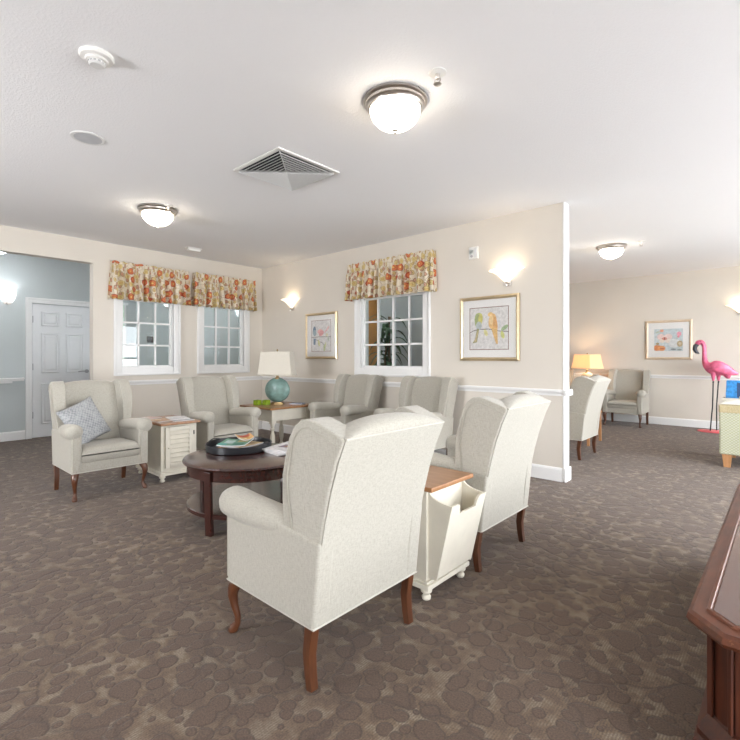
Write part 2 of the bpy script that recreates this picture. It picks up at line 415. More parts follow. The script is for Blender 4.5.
def thing(name, label, cat, loc=(0, 0, 0), rz=0, group=None):
    o = bpy.data.objects.new(name, None); C.objects.link(o); o.location = loc; o.rotation_euler = (0, 0, rz)
    o.empty_display_size = .1
    return tag(o, label, cat, group)
def tag(o, label, cat, group=None, kind=None):
    o['label'] = label; o['category'] = cat
    if group: o['group'] = group
    if kind: o['kind'] = kind
    return o
def struct(o): o['kind'] = 'structure'; return o
def kids(o): return [c for c in list(bpy.data.objects) if c.parent == o]
def dup(root, loc, rz, label, group=None):
    r = root.copy(); C.objects.link(r); r.location = loc; r.rotation_euler = (0, 0, rz); r['label'] = label
    if group: r['group'] = group
    for ch in kids(root):
        c = ch.copy(); C.objects.link(c); c.parent = r
        for g in kids(ch):
            d = g.copy(); C.objects.link(d); d.parent = c
    return r

# ------------------------------------------------------------------ structure
H = 2.743
XA, YB, YC = -6.70, 4.63, 9.82
XCOR = -8.46        # far wall of the corridor
YBK = 7.20          # far wall of the space behind wall B
XBE = -1.645         # free end of wall B
YR = -3.0
struct(MB().box((-9, -3.3, -.1), (3, 10.2, 0)).build('floor', 'carpet'))
struct(MB().box((-9, -3.3, H), (3, 10.2, H + .1)).build('ceiling', 'ceiling'))
def wall_open(name, mat, axis, a, b, t0, t1, openings, back=None):
    """wall spanning a..b along axis, thickness t0..t1, openings (u0,u1,z0,z1)"""
    m = MB()
    def bx(u0, u1, z0, z1):
        if u1 - u0 < 1e-4 or z1 - z0 < 1e-4: return
        m.box((u0, t0, z0), (u1, t1, z1)) if axis == 'x' else m.box((t0, u0, z0), (t1, u1, z1))
    u = a
    for (u0, u1, z0, z1) in sorted(openings):
        bx(u, u0, 0, H); bx(u0, u1, 0, z0); bx(u0, u1, z1, H); u = u1
    bx(u, b, 0, H)
    if back: m.mats = [None]
    return struct(m.build(name, mat))
ZW0, ZW1 = 1.08, 2.33
# wall A (left): beige towards the room, blue skin towards the corridor
wall_open('wall_left', 'wall', 'y', YR, YB + .12, XA - .11, XA, [(.15, 2.04, 0, 2.46), (2.38, 3.08, ZW0, ZW1), (3.56, 4.26, ZW0, ZW1)])
wall_open('wall_corridor_inner', 'blue', 'y', YR, YB + .13, XA - .12, XA - .11, [(.15, 2.04, 0, 2.46), (2.38, 3.08, ZW0, ZW1), (3.56, 4.26, ZW0, ZW1)])
wall_open('wall_back', 'wall', 'x', XA, XBE, YB, YB + .12, [(-4.36, -3.31, ZW0, ZW1)])
wall_open('wall_back_inner', 'blue', 'x', XA - .11, -2.95, YB + .12, YB + .13, [(-4.36, -3.31, ZW0, ZW1)])
struct(MB().box((XCOR - .12, YR, 0), (XCOR, 1.74, H)).box((XCOR - .12, 2.53, 0), (XCOR, YBK + .12, H)).box((XCOR - .12, 1.74, 2.04), (XCOR, 2.53, H)).box((XCOR - .12, 1.74, 0), (XCOR - .06, 2.53, 2.04)).build('wall_corridor', 'blue'))
struct(MB().box((XCOR, YBK, 0), (-2.83, YBK + .12, H)).build('wall_behind', 'blue'))
struct(MB().box((-2.95, YB + .12, 0), (-2.83, YBK, H)).build('wall_side', 'wall'))
struct(MB().box((-6.0, YC, 0), (RW + .12, YC + .12, H)).build('wall_far', 'wall'))
struct(MB().box((-6.12, YBK + .12, 0), (-6.0, YC + .12, H)).build('wall_far_left', 'wall'))
wall_open('wall_right', 'wall', 'y', YR, YC, RW, RW + .12, [(a, b, .10, 2.30) for a, b in DAY])
wall_open('wall_rear', 'wall', 'x', XCOR - .12, RW + .12, YR - .12, YR, [(a, b, .75, 2.25) for a, b in REAR])

# white end cap on wall B
e = struct(MB().box((XBE, YB - .004, 0), (XBE + .02, YB + .124, H)).build('trim_1', 'trim', bevel=.004))

def rail(name, axis, a, b, t, sgn, z0=.842, z1=.905, mat='trim', d=.028):
    """moulded chair rail; t = wall plane, sgn = side it stands out to"""
    prof = [(0, z0), (d * .35, z0), (d * .45, z0 + .02), (d * .8, z0 + .035), (d, z0 + .045), (d, z1 - .004), (d * .9, z1), (0, z1)]
    pts = [(t + sgn * p, z) for p, z in prof]
    m = MB()
    if axis == 'x': m.prism(pts, 'x', a, b)
    else: m.prism(pts, 'y', a, b)
    return struct(m.build(name, mat))
def base(name, axis, a, b, t, sgn, h=.135, mat='trim', d=.016):
    prof = [(0, 0), (d, 0), (d, h - .02), (d * .55, h - .005), (0, h)]
    pts = [(t + sgn * p, z) for p, z in prof]
    return struct(MB().prism(pts, axis, a, b).build(name, mat))
E_ = .001
rail('trim_2', 'x', XA + .03, XBE, YB - E_, -1); rail('trim_3', 'y', 2.06, YB - .001, XA + E_, 1)
struct(MB().prism([(YB - .03, .842), (YB + .15, .842), (YB + .15, .905), (YB - .03, .905)], 'x', XBE + .02, XBE + .05).build('trim_4', 'trim', bevel=.012, seg=3))
base('baseboard_back', 'x', XA + .018, XBE, YB - E_, -1); base('baseboard_left', 'y', 2.06, YB - .001, XA + E_, 1)
struct(MB().box((XBE + .02, YB - .018, 0), (XBE + .036, YB + .138, .135)).build('baseboard_end', 'trim', bevel=.005))
rail('trim_5', 'x', -6.0, RW, YC - E_, -1); base('baseboard_far', 'x', -6.0, RW, YC - E_, -1)
base('baseboard_corridor', 'y', YR, 1.65, XCOR + E_, 1); base('baseboard_corridor_right', 'y', 2.62, YBK, XCOR + E_, 1)
base('baseboard_behind', 'x', XCOR + .02, -2.95, YBK - E_, -1)
base('baseboard_right', 'y', YR, YC - .02, RW - E_, -1, h=.095); base('baseboard_rear', 'x', XA, RW, YR + E_, 1)
base('baseboard_left_near', 'y', YR, .15, XA + E_, 1)
# opening lining
struct(MB().box((XA - .124, 2.028, 0), (XA + .004, 2.0405, 2.46)).box((XA - .124, .15, 2.4505), (XA + .004, 2.0405, 2.4605)).box((XA - .124, .1495, 0), (XA + .004, .162, 2.46)).build('trim_6', 'wall'))

# windows between rooms
def inner_window(name, axis, u0, u1, t0, t1, sgn, cols, rows=4):
    root = bpy.data.objects.new(name, None); C.objects.link(root); struct(root)
    root.location = ((u0 + u1) / 2, (t0 + t1) / 2, ZW0) if axis == 'x' else ((t0 + t1) / 2, (u0 + u1) / 2, ZW0)
    inv = Matrix.Translation(-root.location)
    def bx(m, a0, a1, b0, b1, z0, z1):
        m.box((a0, b0, z0), (a1, b1, z1)) if axis == 'x' else m.box((b0, a0, z0), (b1, a1, z1))
    face = t1 if sgn > 0 else t0
    cw = .105
    for side, fc, sg in (('casing', face, sgn), ('casing', (t0 if sgn > 0 else t1), -sgn)):
        m = MB(); d0, d1 = fc + sg * .0005, fc + sg * .022
        bx(m, u0 - cw, u0, d0, d1, ZW0 - cw, ZW1 + cw); bx(m, u1, u1 + cw, d0, d1, ZW0 - cw, ZW1 + cw)
        bx(m, u0, u1, d0, d1, ZW0 - cw, ZW0); bx(m, u0, u1, d0, d1, ZW1, ZW1 + cw)
        d2 = fc + sg * .034; w2 = .028
        for (a, b, z, zz) in ((u0 - cw, u0 - cw + w2, ZW0 - cw, ZW1 + cw), (u1 + cw - w2, u1 + cw, ZW0 - cw, ZW1 + cw), (u0 - cw + w2, u1 + cw - w2, ZW0 - cw, ZW0 - cw + w2), (u0 - cw + w2, u1 + cw - w2, ZW1 + cw - w2, ZW1 + cw)):
            bx(m, a, b, d1, d2, z, zz)
        m.xf(inv); m.build('window_casing', 'trim', root, bevel=.003)
    m = MB(); mid = (t0 + t1) / 2; fw = .02
    bx(m, u0, u0 + .012, t0, t1, ZW0, ZW1); bx(m, u1 - .012, u1, t0, t1, ZW0, ZW1); bx(m, u0, u1, t0, t1, ZW0, ZW0 + .012); bx(m, u0, u1, t0, t1, ZW1 - .012, ZW1)
    q0, q1 = mid - .02, mid + .02
    bx(m, u0, u0 + .03, q0, q1, ZW0, ZW1); bx(m, u1 - .03, u1, q0, q1, ZW0, ZW1); bx(m, u0, u1, q0, q1, ZW0, ZW0 + .03); bx(m, u0, u1, q0, q1, ZW1 - .03, ZW1)
    for i in range(1, cols):
        x = u0 + (u1 - u0) * i / cols; bx(m, x - .012, x + .012, q0, q1, ZW0, ZW1)
    for j in range(1, rows):
        z = ZW0 + (ZW1 - ZW0) * j / rows; bx(m, u0, u1, q0, q1, z - .012, z + .012)
    m.xf(inv); m.build('window_frame', 'trim', root)
    m = MB(); bx(m, u0 + .02, u1 - .02, mid - .002, mid + .002, ZW0 + .02, ZW1 - .02); m.xf(inv); m.build('window_glass', 'glass', root)
    return root
inner_window('window_1', 'y', 2.38, 3.08, XA - .12, XA, 1, 3)
inner_window('window_2', 'y', 3.56, 4.26, XA - .12, XA, 1, 3)
inner_window('window_3', 'x', -4.36, -3.31, YB, YB + .13, -1, 4)
# invented outside windows, out of the picture; they let outdoor light in and show in reflections
def outer_window(name, axis, u0, u1, t0, t1, z0=.75, z1=2.25):
    m = MB()
    def bx(a0, a1, b0, b1, z0, z1):
        m.box((a0, b0, z0), (a1, b1, z1)) if axis == 'x' else m.box((b0, a0, z0), (b1, a1, z1))
    mid = (t0 + t1) / 2
    for a, b in ((u0, u0 + .06), (u1 - .06, u1), ((u0 + u1) / 2 - .03, (u0 + u1) / 2 + .03)): bx(a, b, mid - .03, mid + .03, z0, z1)
    for a, b in ((z0, z0 + .06), (z1 - .06, z1), ((z0 + z1) / 2 - .03, (z0 + z1) / 2 + .03)): bx(u0 + .06, u1 - .06, mid - .025, mid + .025, a, b)
    struct(m.build(name, 'trim'))
k = 4
for a, b in DAY: outer_window('window_%d' % k, 'y', a, b, RW, RW + .12, .10, 2.30); k += 1
for a, b in REAR: outer_window('window_%d' % k, 'x', a, b, YR - .12, YR); k += 1
struct(MB().box((-30, -30, -.35), (30, 30, -.3)).build('ground', 'lawn'))

# ------------------------------------------------------------------ corridor: door, handrail, sconces, sign
def door():
    root = bpy.data.objects.new('door_1', None); C.objects.link(root); struct(root); root.location = (XCOR, 1.74, 0)
    w, h = .79, 2.04
    m = MB(); m.box((-.045, .004, .006), (-.005, w - .004, h - .004))
    pan = []
    for (y0, y1) in ((.11, .355), (.435, .68)):
        for (z0, z1) in ((1.70, 1.93), (.98, 1.60), (.20, .83)):
            pan.append((y0, y1, z0, z1))
    # raised panels: recessed frame groove + raised centre, modelled as bevelled frames
    for y0, y1, z0, z1 in pan:
        m.add([(-.005, y0, z0), (-.005, y1, z0), (-.005, y1, z1), (-.005, y0, z1), (.007, y0 + .018, z0 + .018), (.007, y1 - .018, z0 + .018), (.007, y1 - .018, z1 - .018), (.007, y0 + .018, z1 - .018),
               (-.002, y0 + .035, z0 + .035), (-.002, y1 - .035, z0 + .035), (-.002, y1 - .035, z1 - .035), (-.002, y0 + .035, z1 - .035),
               (.008, y0 + .06, z0 + .06), (.008, y1 - .06, z0 + .06), (.008, y1 - .06, z1 - .06), (.008, y0 + .06, z1 - .06)],
              [(0, 1, 5, 4), (1, 2, 6, 5), (2, 3, 7, 6), (3, 0, 4, 7), (4, 5, 9, 8), (5, 6, 10, 9), (6, 7, 11, 10), (7, 4, 8, 11), (8, 9, 13, 12), (9, 10, 14, 13), (10, 11, 15, 14), (11, 8, 12, 15), (12, 13, 14, 15)])
    m.build('door_leaf', 'door', root)
    m = MB()
    for a, b, z0, z1 in ((-.085, -.003, 0, h + .085), (w + .003, w + .085, 0, h + .085), (-.003, w + .003, h + .003, h + .085)):
        m.box((.0005, a, z0), (.018, b, z1))
    m.box((.018, -.085, 0), (.026, -.055, h + .085)).box((.018, w + .055, 0), (.026, w + .085, h + .085)).box((.018, -.055, h + .055), (.026, w + .055, h + .085))
    m.build('door_casing', 'trim', root, bevel=.003)
    for z in (.35, 1.08, 1.80):
        MB().box((-.004, -.004, z - .05), (.009, .014, z + .05)).build('hinge', 'steel', root, bevel=.002)
    hd = MB().sweep([(-.006, w - .06, 1.0), (.012, w - .06, 1.0)], .03, 20).sweep([(.01, w - .06, 1.0), (.05, w - .06, 1.0)], .011, 12).sweep([(.045, w - .05, 1.0), (.05, w - .10, 1.003), (.048, w - .19, .998)], .009, 12)
    hd.build('door_handle', 'steel', root, smooth=True)
door()
hr = MB().box((XCOR + .05, -1.4, .875), (XCOR + .075, 1.63, .915)).box((XCOR + .035, -1.4, .90), (XCOR + .095, 1.63, .925))
for y in (1.42, .4, -.6): hr.box((XCOR + .001, y - .07, .845), (XCOR + .07, y + .07, .878))
tag(hr.build('handrail', 'trim', bevel=.006), 'white wooden handrail on the grey corridor wall left of the door', 'handrail')

def sconce(name, loc, face, label, cool=False, group='glowing wall sconces', e=14):
    """face: unit vector out of the wall (x,y)"""
    rz = math.atan2(face[1], face[0])
    t = thing(name, label, 'wall sconce', loc, rz, group)
    if cool:   # tall half drum cup
        prof = [(.055, 0), (.085, .05), (.10, .11), (.105, .19)]
    else:      # flared bowl
        prof = [(.018, 0), (.045, .03), (.075, .06), (.110, .095), (.15, .122), (.198, .138)]
    d = .16 if not cool else .10
    n = 20
    def fn(u, v):
        k = v * (len(prof) - 1); i = min(int(k), len(prof) - 2); f = k - i
        r = prof[i][0] * (1 - f) + prof[i + 1][0] * f; z = prof[i][1] * (1 - f) + prof[i + 1][1] * f
        a = -PI / 2 + PI * u
        return (.012 + r * (d / prof[-1][0]) * math.cos(a), r * math.sin(a), z - .07)
    m = MB().grid(fn, n, 14); m.build('glass_bowl', 'sconce_cool' if cool else 'sconce', t, smooth=True, solid=.004)
    MB().box((.001, -.045, -.10), (.014, .045, .03)).build('wall_plate', 'nickel', t, bevel=.004)
    MB().lathe([(.0, -.035), (.016, -.03), (.02, -.015), (.012, 0), (.02, .008), (.006, .014)], 16, c=(.035, 0, -.075)).build('finial', 'nickel', t, smooth=True)
    l = bpy.data.lights.new('sconce_bulb', 'POINT'); l.energy = e; l.color = (1.0, .80, .56) if not cool else (.92, .96, 1.0); l.shadow_soft_size = .04
    o = bpy.data.objects.new('sconce_bulb', l); C.objects.link(o); o.parent = t; o.location = (.075, 0, .045 if not cool else .09)
    return t
sconce('wall_sconce', (XCOR, 1.44, 2.10), (1, 0), 'white tall cup sconce glowing on corridor wall left of the door', True, 'corridor wall sconces', .8)
sconce('wall_sconce', (XCOR, 3.80, 2.22), (1, 0), 'white cup sconce glowing in corridor, seen through the left one of the paired windows', True, 'corridor wall sconces', .8)
sconce('wall_sconce', (XCOR, 5.30, 2.14), (1, 0), 'white cup sconce glowing in corridor, seen through the right one of the paired windows', True, 'corridor wall sconces', .8)
sconce('wall_sconce', (-5.87, YB, 2.075), (0, -1), 'flared glass sconce glowing above the framed print near the room corner', e=1.1)
sconce('wall_sconce', (-2.22, YB, 2.085), (0, -1), 'flared glass sconce glowing above the framed picture of two birds', e=1.1)
sconce('wall_sconce', (-.60, YC, 2.03), (0, -1), 'flared glass sconce glowing on the far wall, cut by the right edge of the photo', e=1.1)
tag(MB().box((XCOR + .001, 3.42, 1.49), (XCOR + .012, 3.57, 1.60)).build('wall_plaque', 'sign', bevel=.002), 'small dark plaque on the corridor wall seen through the left window', 'sign')

# added glowing pane on the corridor wall, standing in for a window reflection
gd = bpy.data.objects.new('window_8', None); C.objects.link(gd); struct(gd); gd.location = (XCOR, 2.74, 0)
# (a frame fixed on the wall, no opening behind it)
MB().box((.001, .0, .95), (.02, .03, 2.12)).box((.001, .30, .95), (.02, .33, 2.12)).box((.001, 0, 2.12), (.03, .36, 2.16)).box((.001, .03, .95), (.02, .30, .98)).box((.001, .03, 1.50), (.02, .30, 1.53)).box((.001, .15, .98), (.018, .17, 2.12)).build('window_frame', 'trim', gd)
mg, nt_, b_ = new_mat('garden_daylight')  # emission colours imitate a reflected view of greenery and sky
b_.inputs['Base Color'].default_value = (.4, .5, .4, 1)
vv_ = coord(nt_); nn_ = noise(nt_, vv_, 16, 4, .7)
nt_.links.new(ramp(nt_, nn_, [(.4, (.35, .48, .30)), (.55, (.75, .85, .85)), (.7, (.9, .96, 1))]), b_.inputs['Emission Color']); b_.inputs['Emission Strength'].default_value = .4
MB().box((.001, .03, .98), (.006, .30, 2.12)).build('window_pane', mg, gd)

# space behind wall B: honey wood cabinet and potted plant
t = thing('tall_cabinet', 'tall honey coloured wooden cabinet seen through the window in the back wall', 'cabinet', (-5.95, 6.3, 0))
MB().box((-.27, -.25, .1), (.27, .25, 2.35)).box((-.24, -.23, 0), (.24, .22, .1)).build('body', 'orange_wood', t, bevel=.006)
MB().box((-.255, -.272, .14), (-.005, -.252, 2.31)).build('door', 'orange_wood', t, bevel=.006)
MB().box((.005, -.272, .14), (.255, -.252, 2.31)).build('door', 'orange_wood', t, bevel=.006)
t = thing('potted_plant', 'dark green leafy potted plant seen through the window in the back wall', 'potted plant', (-4.95, 5.9, 0))
MB().lathe([(.12, 0), (.15, .02), (.19, .34), (.2, .36), (.17, .36), (.16, .33)], 24).build('planter', 'terracotta', t, smooth=True)
lm = MB()
for k in range(44):
    a = random.random() * 2 * PI; z0 = .7 + 1.15 * random.random(); L = .25 + .2 * random.random(); w = .035 + .02 * random.random()
    dx, dy = math.cos(a), math.sin(a); pts = []
    for j in range(7):
        s_ = j / 6; r = L * s_; z = z0 + .16 * math.sin(s_ * 2.2) - .22 * s_ * s_; ww = w * math.sin(PI * min(1, s_ * .92 + .06))
        pts += [(dx * r - dy * ww, dy * r + dx * ww, z), (dx * r, dy * r, z - .008), (dx * r + dy * ww, dy * r - dx * ww, z)]
    lm.add(pts, [f for j in range(6) for f in ((3 * j, 3 * j + 1, 3 * j + 4, 3 * j + 3), (3 * j + 1, 3 * j + 2, 3 * j + 5, 3 * j + 4))])
for q in range(3):
    MB().sweep([(.03 * math.cos(q * 2.1), .03 * math.sin(q * 2.1), .33), (.05 * math.cos(q * 2.1), .05 * math.sin(q * 2.1), 1.2), (.02, .02 * q, 1.9)], .013, 8).build('stem', 'bark', t)
lm.build('foliage', 'leaf', t, solid=.002)

# ------------------------------------------------------------------ ceiling things
def flush_light(loc, label, e, dome='dome'):
    t = thing('ceiling_light', label, 'ceiling light', loc, 0, 'flush ceiling lights')
    MB().lathe([(.19, 0), (.192, -.012), (.185, -.02), (.178, -.022), (.176, -.034), (.166, -.040), (.160, -.052), (.150, -.055), (.146, -.045), (.1, -.04)], 48).build('metal_rim', 'nickel', t, smooth=35)
    prof = [(.150 * math.sin(a), -.052 - .12 * math.cos(a)) for a in [PI / 2 * i / 12 for i in range(13)]][::-1]
    MB().lathe(prof[:-1] + [(.002, -.172)], 40).build('glass_dome', dome, t, smooth=True)
    MB().lathe([(.004, -.168), (.016, -.172), (.018, -.178), (.008, -.186), (.009, -.192), (.002, -.198)], 16).build('finial', 'nickel', t, smooth=True)
flush_light((-1.73, 2.13, H), 'large domed ceiling light nearest the camera, in front of the vent', 22)
flush_light((-4.80, 2.05, H), 'domed ceiling light beyond the vent, towards the paired windows', 22)
flush_light((-1.80, 6.90, H), 'domed ceiling light over the far seating area right of the wall end', 22)

flush_light((-7.6, 1.2, H), 'domed ceiling light in the corridor in front of the white door', 22, 'dome_cool')  # invented lamps, added to brighten the corridor and the space behind wall B
flush_light((-7.6, 4.6, H), 'domed ceiling light in the corridor behind the paired windows', 22, 'dome_cool')
flush_light((-4.4, 6.0, H), 'domed ceiling light in the space behind the single window', 22, 'dome_cool')
flush_light((-6.6, 6.1, H), 'domed ceiling light over the far corner of the corridor', 22, 'dome_cool')

def sprinkler(loc, label):
    t = thing('fire_sprinkler', label, 'fire sprinkler', loc, 0, 'ceiling fire sprinklers'); t.scale = (1.35, 1.35, 1.1)
    MB().lathe([(.035, 0), (.034, -.004), (.02, -.008), (.012, -.010)], 24).build('escutcheon', 'white', t, smooth=True)
    MB().lathe([(.01, -.008), (.01, -.03), (.007, -.034)], 12).sweep([(.009, 0, -.03), (.014, 0, -.042), (.004, 0, -.055)], .003, 6).sweep([(-.009, 0, -.03), (-.014, 0, -.042), (-.004, 0, -.055)], .003, 6).lathe([(.003, -.052), (.016, -.056), (.016, -.058), (.002, -.060)], 12).build('sprinkler_head', 'nickel', t, smooth=40)
sprinkler((-1.39, 2.07, H), 'small chrome sprinkler right of the nearest ceiling light')
sprinkler((-4.60, 2.07, H), 'small sprinkler just behind the ceiling light near the paired windows')
sprinkler((-1.43, 6.86, H), 'small sprinkler beside the ceiling light of the far seating area')

# vent
t = thing('ceiling_vent', 'square white louvred air vent in the ceiling', 'ceiling vent', (-3.03, 2.33, H))
o_ = .305
fr = MB()
for sx, sy in ((1, 0), (-1, 0), (0, 1), (0, -1)):
    i_ = o_ - .032
    if sx: fr.box((sx * o_, -o_, -.012), (sx * i_, o_, 0))
    else: fr.box((-i_, sy * o_, -.012), (i_, sy * i_, 0))
fr.build('vent_frame', 'white', t, bevel=.003)
MB().box((-.27, -.27, -.002), (.27, .27, 0)).build('vent_duct', 'dark_void', t)
for k in range(8):
    r0 = .268 - k * .032; sl = MB(); r1 = r0 - .021
    for q in range(4):
        R4 = Matrix.Rotation(q * PI / 2, 4, 'Z')
        vs = [(-r0, -r0, -.026), (r0, -r0, -.026), (r1, -r1, -.006), (-r1, -r1, -.006), (-r0, -r0, -.029), (r0, -r0, -.029), (r1, -r1, -.009), (-r1, -r1, -.009)]
        sl.add([R4 @ Vector(p) for p in vs], [(0, 1, 2, 3), (4, 5, 6, 7), (0, 1, 5, 4), (2, 3, 7, 6)])
    sl.build('slat', 'louver_grey', t)
dg = MB()
for a in (1, -1): dg.sweep([(-.27, -.27 * a, -.014), (.27, .27 * a, -.014)], (.005, .012), 4)
dg.build('diagonal_rib', 'louver_grey', t)
# smoke detector
t = thing('smoke_detector', 'round white smoke detector on the ceiling, upper left', 'smoke detector', (-2.585, .80, H)); t.scale = (.88, .88, .88)
MB().lathe([(.088, 0), (.09, -.012), (.082, -.022), (.06, -.028), (.055, -.036), (.03, -.042)], 40).build('housing', 'white', t, smooth=35)
MB().lathe([(.042, -.034), (.044, -.052), (.034, -.060), (.005, -.061)], 30).build('sensor_cap', 'offwhite', t, smooth=35)
gm = MB()
for q in range(12):
    a = q * PI / 6; gm.box((.0425, -.006, -.051), (.0455, .006, -.043)); n_ = 8
    R4 = Matrix.Rotation(a, 4, 'Z')
    gm.v[-n_:] = [tuple(R4 @ Vector(p)) for p in gm.v[-n_:]]
gm.build('sensor_slots', 'mid_grey', t)
t = thing('ceiling_speaker', 'flat round grey speaker grille in the ceiling below the smoke detector', 'speaker', (-3.60, 1.06, H))
MB().lathe([(.105, 0), (.105, -.005), (.092, -.008), (.086, -.006)], 40).build('rim', 'offwhite', t, smooth=35)
MB().lathe([(.085, 0), (.085, -.006), (.01, -.008)], 40).build('grille', plain('grille_grey', (.50, .51, .53), .6), t, smooth=35)
t = thing('exit_lamp_fixture', 'small white rectangular fixture on the ceiling above the floral valances', 'ceiling fixture', (-6.15, 3.12, H))
MB().box((-.05, -.10, -.012), (.05, .10, 0)).build('backplate', 'white', t, bevel=.003)
MB().box((-.042, -.085, -.045), (.042, .085, -.012)).build('housing', 'white', t, bevel=.01, seg=3)
# strobe on wall B
t = thing('alarm_strobe', 'small white fire alarm strobe on the wall above the bird picture', 'fire alarm', (-2.615, YB, 2.39))
MB().box((-.058, -.028, -.07), (.058, -.001, .07)).build('housing', 'white', t, bevel=.008, seg=3)
MB().lathe([(.026, 0), (.026, .012), (.018, .02), (.002, .022)], 20).xf(Matrix.Translation((-.02, -.028, .012)) @ Matrix.Rotation(PI / 2, 4, 'X')).build('strobe_lens', 'glass', t, smooth=True)
MB().lathe([(.016, 0), (.016, .004), (.002, .005)], 16).xf(Matrix.Translation((-.02, -.028, -.035)) @ Matrix.Rotation(PI / 2, 4, 'X')).build('speaker_holes', 'mid_grey', t)
MB().box((.012, -.032, -.05), (.045, -.027, .05)).build('label_panel', 'offwhite', t)

# ------------------------------------------------------------------ valances
def valance(name, label, c, rz, w, seed, group='floral window valances', zt=2.50, zb=2.0):
    rnd = random.Random(seed)
    t = thing(name, label, 'valance', (c[0], c[1], zb), rz, group)
    h = zt - zb; dep = .10
    # local: x along wall, -y out of the wall, z up. path: left return, front, right return
    path = dep * 2 + w
    n = 260; pl = []; ph = [rnd.uniform(0, 6.28) for _ in range(6)]
    npl = int(w / .085)
    def fold(s):  # pleat profile, pinched
        u = s * npl * 2 * PI / path
        return math.sin(u + .9 * math.sin(u * .37 + ph[0]) + .5 * math.sin(u * .21 + ph[1]))
    m = MB(); uvs = []
    rows = [(1.0, 0), (.985, 0), (.95, 1), (.90, 1), (.83, 2), (.80, 3), (.775, 3), (.74, 4), (.65, 4), (.5, 4), (.35, 4), (.2, 4), (.08, 4), (0, 4)]
    def fn(i, j):
        s = path * i / n; z, kd = rows[j]
        f = fold(s)
        amp = {0: .004, 1: .004, 2: .004, 3: .002, 4: .022 + .022 * (.8 - z) / .8}[kd]
        off = f * amp + (.012 * (.8 - z) / .8 if kd == 4 else 0) + (-.006 if kd == 3 else 0)
        flare = .010 * (1 - z)
        if s < dep: x, y = -w / 2 - off * .5 - flare, -s
        elif s > dep + w: x, y = w / 2 + off * .5 + flare, -(path - s)
        else:
            u = (s - dep) / w; x = (-w / 2 - flare) + (w + 2 * flare) * u + .008 * math.cos(s * 90) * (1 if kd == 4 else 0); y = -dep - off
        zz = z * h + (.006 * math.sin(s * 60 + ph[2]) if j == len(rows) - 1 else 0) + (.006 * f if j == 0 else 0)
        return (x, y - .001, zz)
    nv = len(rows)
    vs = [fn(i, j) for j in range(nv) for i in range(n + 1)]
    fs = [(j * (n + 1) + i, j * (n + 1) + i + 1, (j + 1) * (n + 1) + i + 1, (j + 1) * (n + 1) + i) for j in range(nv - 1) for i in range(n)]
    me = bpy.data.meshes.new('fabric_panel'); me.from_pydata(vs, [], fs); me.materials.append(M['floral'])
    uvl = me.uv_layers.new(name='uv')
    for p in me.polygons:
        p.use_smooth = True
        for li in p.loop_indices:
            vi = me.loops[li].vertex_index; j, i = divmod(vi, n + 1)
            uvl.data[li].uv = (path * i / n * 1.25 + seed * 3.1, rows[j][0] * h + seed * 1.7)
    o = bpy.data.objects.new('fabric_panel', me); C.objects.link(o); o.parent = t
    md = o.modifiers.new('s', 'SOLIDIFY'); md.thickness = .004; md.offset = 1
    MB().box((-w / 2 + .01, -dep + .012, h * .82), (w / 2 - .01, -dep + .03, h * .90)).box((-w / 2 + .01, -dep + .03, h * .82), (-w / 2 + .03, -.001, h * .9)).box((w / 2 - .03, -dep + .03, h * .82), (w / 2 - .01, -.001, h * .9)).build('curtain_rod', 'white', t)
valance('floral_valance', 'pleated orange floral valance over the left one of the paired windows', (XA, 2.755), PI / 2, 1.04, 1)
valance('floral_valance', 'pleated orange floral valance over the paired window nearest the corner', (XA, 3.905), PI / 2, 1.05, 2)
valance('floral_valance', 'pleated orange floral valance over the single window of the back wall', (-3.835, YB), 0, 1.40, 5, zb=2.01)

